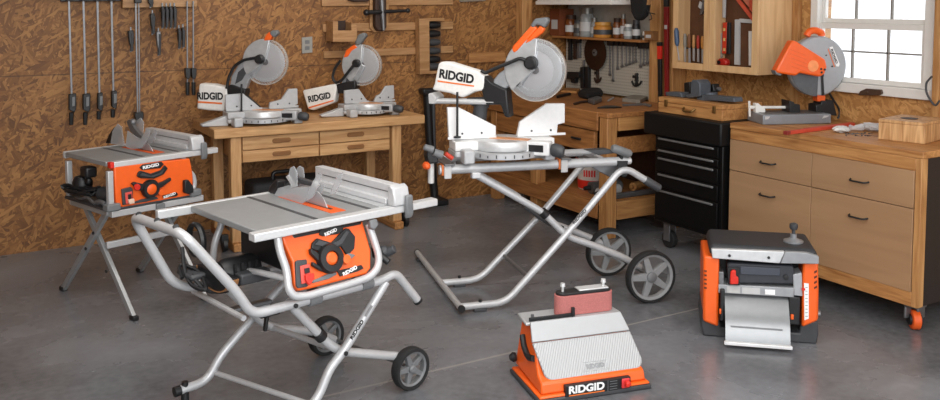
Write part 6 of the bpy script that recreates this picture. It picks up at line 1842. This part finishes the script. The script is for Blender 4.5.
for j in range(9):
    y = 287 + j * 3.6
    mb.pp(V0, [(805.2, y), (807.6, y), (807.6, y + .5), (805.2, y + .5)], .0032, .004)
mb.build('scale_marks', GREYP, sc)
V('scale_pointer', [(801.5, 287.5), (805, 288), (805, 290), (801.5, 290)], .0035, .008, RED, 0)
for j in range(4):
    V('vent_slot', [(814, 271.5 + j * 5.2), (817, 269.8 + j * 5.2), (817, 272 + j * 5.2), (814, 273.6 + j * 5.2)], .0005, .002, mat('vent_dark', (90, 36, 12), .6), 0)
for j in range(5):
    V('vent_slot', [(704, 270 + j * 4.2), (706.8, 270.3 + j * 4.2), (706.8, 272 + j * 4.2), (704, 271.7 + j * 4.2)], .0005, .002, mat('vent_dark', (90, 36, 12), .6), 0)
mb = MB(VM)
prof = [(.05, .245), (.0, .215), (-.045, .155), (-.075, .11), (-.10, .03)]
th = .008
outl = prof + [(v + .006, z - .008) for v, z in prof[::-1]]
mb.prism(outl, lambda a, b, d: (d, a, b), .035, .335); mb.build('outfeed_table', mat('outfeed_steel', (122, 124, 126), .32, .5, .04), t)
mb = MB(VM); mb.box(.028, .342, -.118, -.098, .018, .034); mb.build('table_lip', mat('lip_white', (226, 227, 228), .4, .1), t, .003)
for j, z in enumerate((.09, .075)):
    pass
mb = MB(VM); mb.prism([(-.078, .104), (-.080, .097), (-.079, .096), (-.077, .103)], lambda a, b, d: (d, a - .003, b), .06, .30); mb.build('table_groove', GREYP, t)
mb = MB(VM); mb.box(.012, .0345, -.02, .13, .10, .26); mb.box(.336, .39, -.0, .13, .10, .24); mb.build('chip_guard', BLACK, t, .006)
mb = MB(VM); mb.box(.345, .36, -.012, -.0005, .13, .155); mb.box(.008, .018, -.034, -.0205, .14, .165); mb.build('orange_latch', ORANGE, t, .003)
c = VM @ Vector((.37, .13, .4785))
mb = MB(); mb.lathe([(0, 0), (.048, 0), (.048, .008), (.03, .014), (.016, .022), (.016, .042), (0, .042)], c, (0, 0, 1), 24); mb.build('crank_base', mat('crank_silver', (150, 152, 156), .35, .5), t)
mb = MB(); mb.cyl(c + Vector((0, 0, .042)), c + Vector((0, 0, .065)), .009, None, 12); mb.lathe([(0, .062), (.016, .064), (.021, .074), (.02, .09), (.011, .096), (0, .096)], c, (0, 0, 1), 18); mb.build('crank_knob', DGREY, t)
mb = MB(); mb.lathe([(0, 0), (.02, 0), (.02, .018), (.012, .022), (0, .022)], VM @ Vector((.484, .12, .125)), VU, 16); mb.build('side_knob', GREYST, t)

# ------------------------------------------------------------------ light
w = bpy.data.worlds.new('sky')
scene.world = w
w.use_nodes = True
bg = w.node_tree.nodes['Background']
bg.inputs['Color'].default_value = (0.93, 0.96, 1.0, 1)
bg.inputs['Strength'].default_value = 1.9


def area(name, loc, target, size, sizey, power, colr=(1, 1, 1)):
    l = bpy.data.lights.new(name, 'AREA')
    l.shape = 'RECTANGLE'
    l.size = size
    l.size_y = sizey
    l.energy = power
    l.color = colr
    o = bpy.data.objects.new(name, l)
    col.objects.link(o)
    o.location = loc
    o.rotation_euler = (Vector(target) - Vector(loc)).to_track_quat('-Z', 'Y').to_euler()
    return o


area('overhead_fill', (1.5, 3.0, 2.72), (1.7, 3.4, 0), 4.0, 2.6, 125, (1, .98, .95))  # added softbox to light upward faces, not a fixture of the shop
area('back_wall_fill', (2.4, 4.9, 2.72), (2.5, 6.3, .9), 1.6, .8, 32, (1, .94, .86))  # added fill brightening the back wall, no fixture there
area('door_light', (.2, -.6, 2.35), (2.6, 4.0, .6), 2.4, 1.4, 115, (1, .99, .97))
scene.view_settings.view_transform = 'Standard'
scene.view_settings.look = 'None'
scene.view_settings.exposure = 0.0
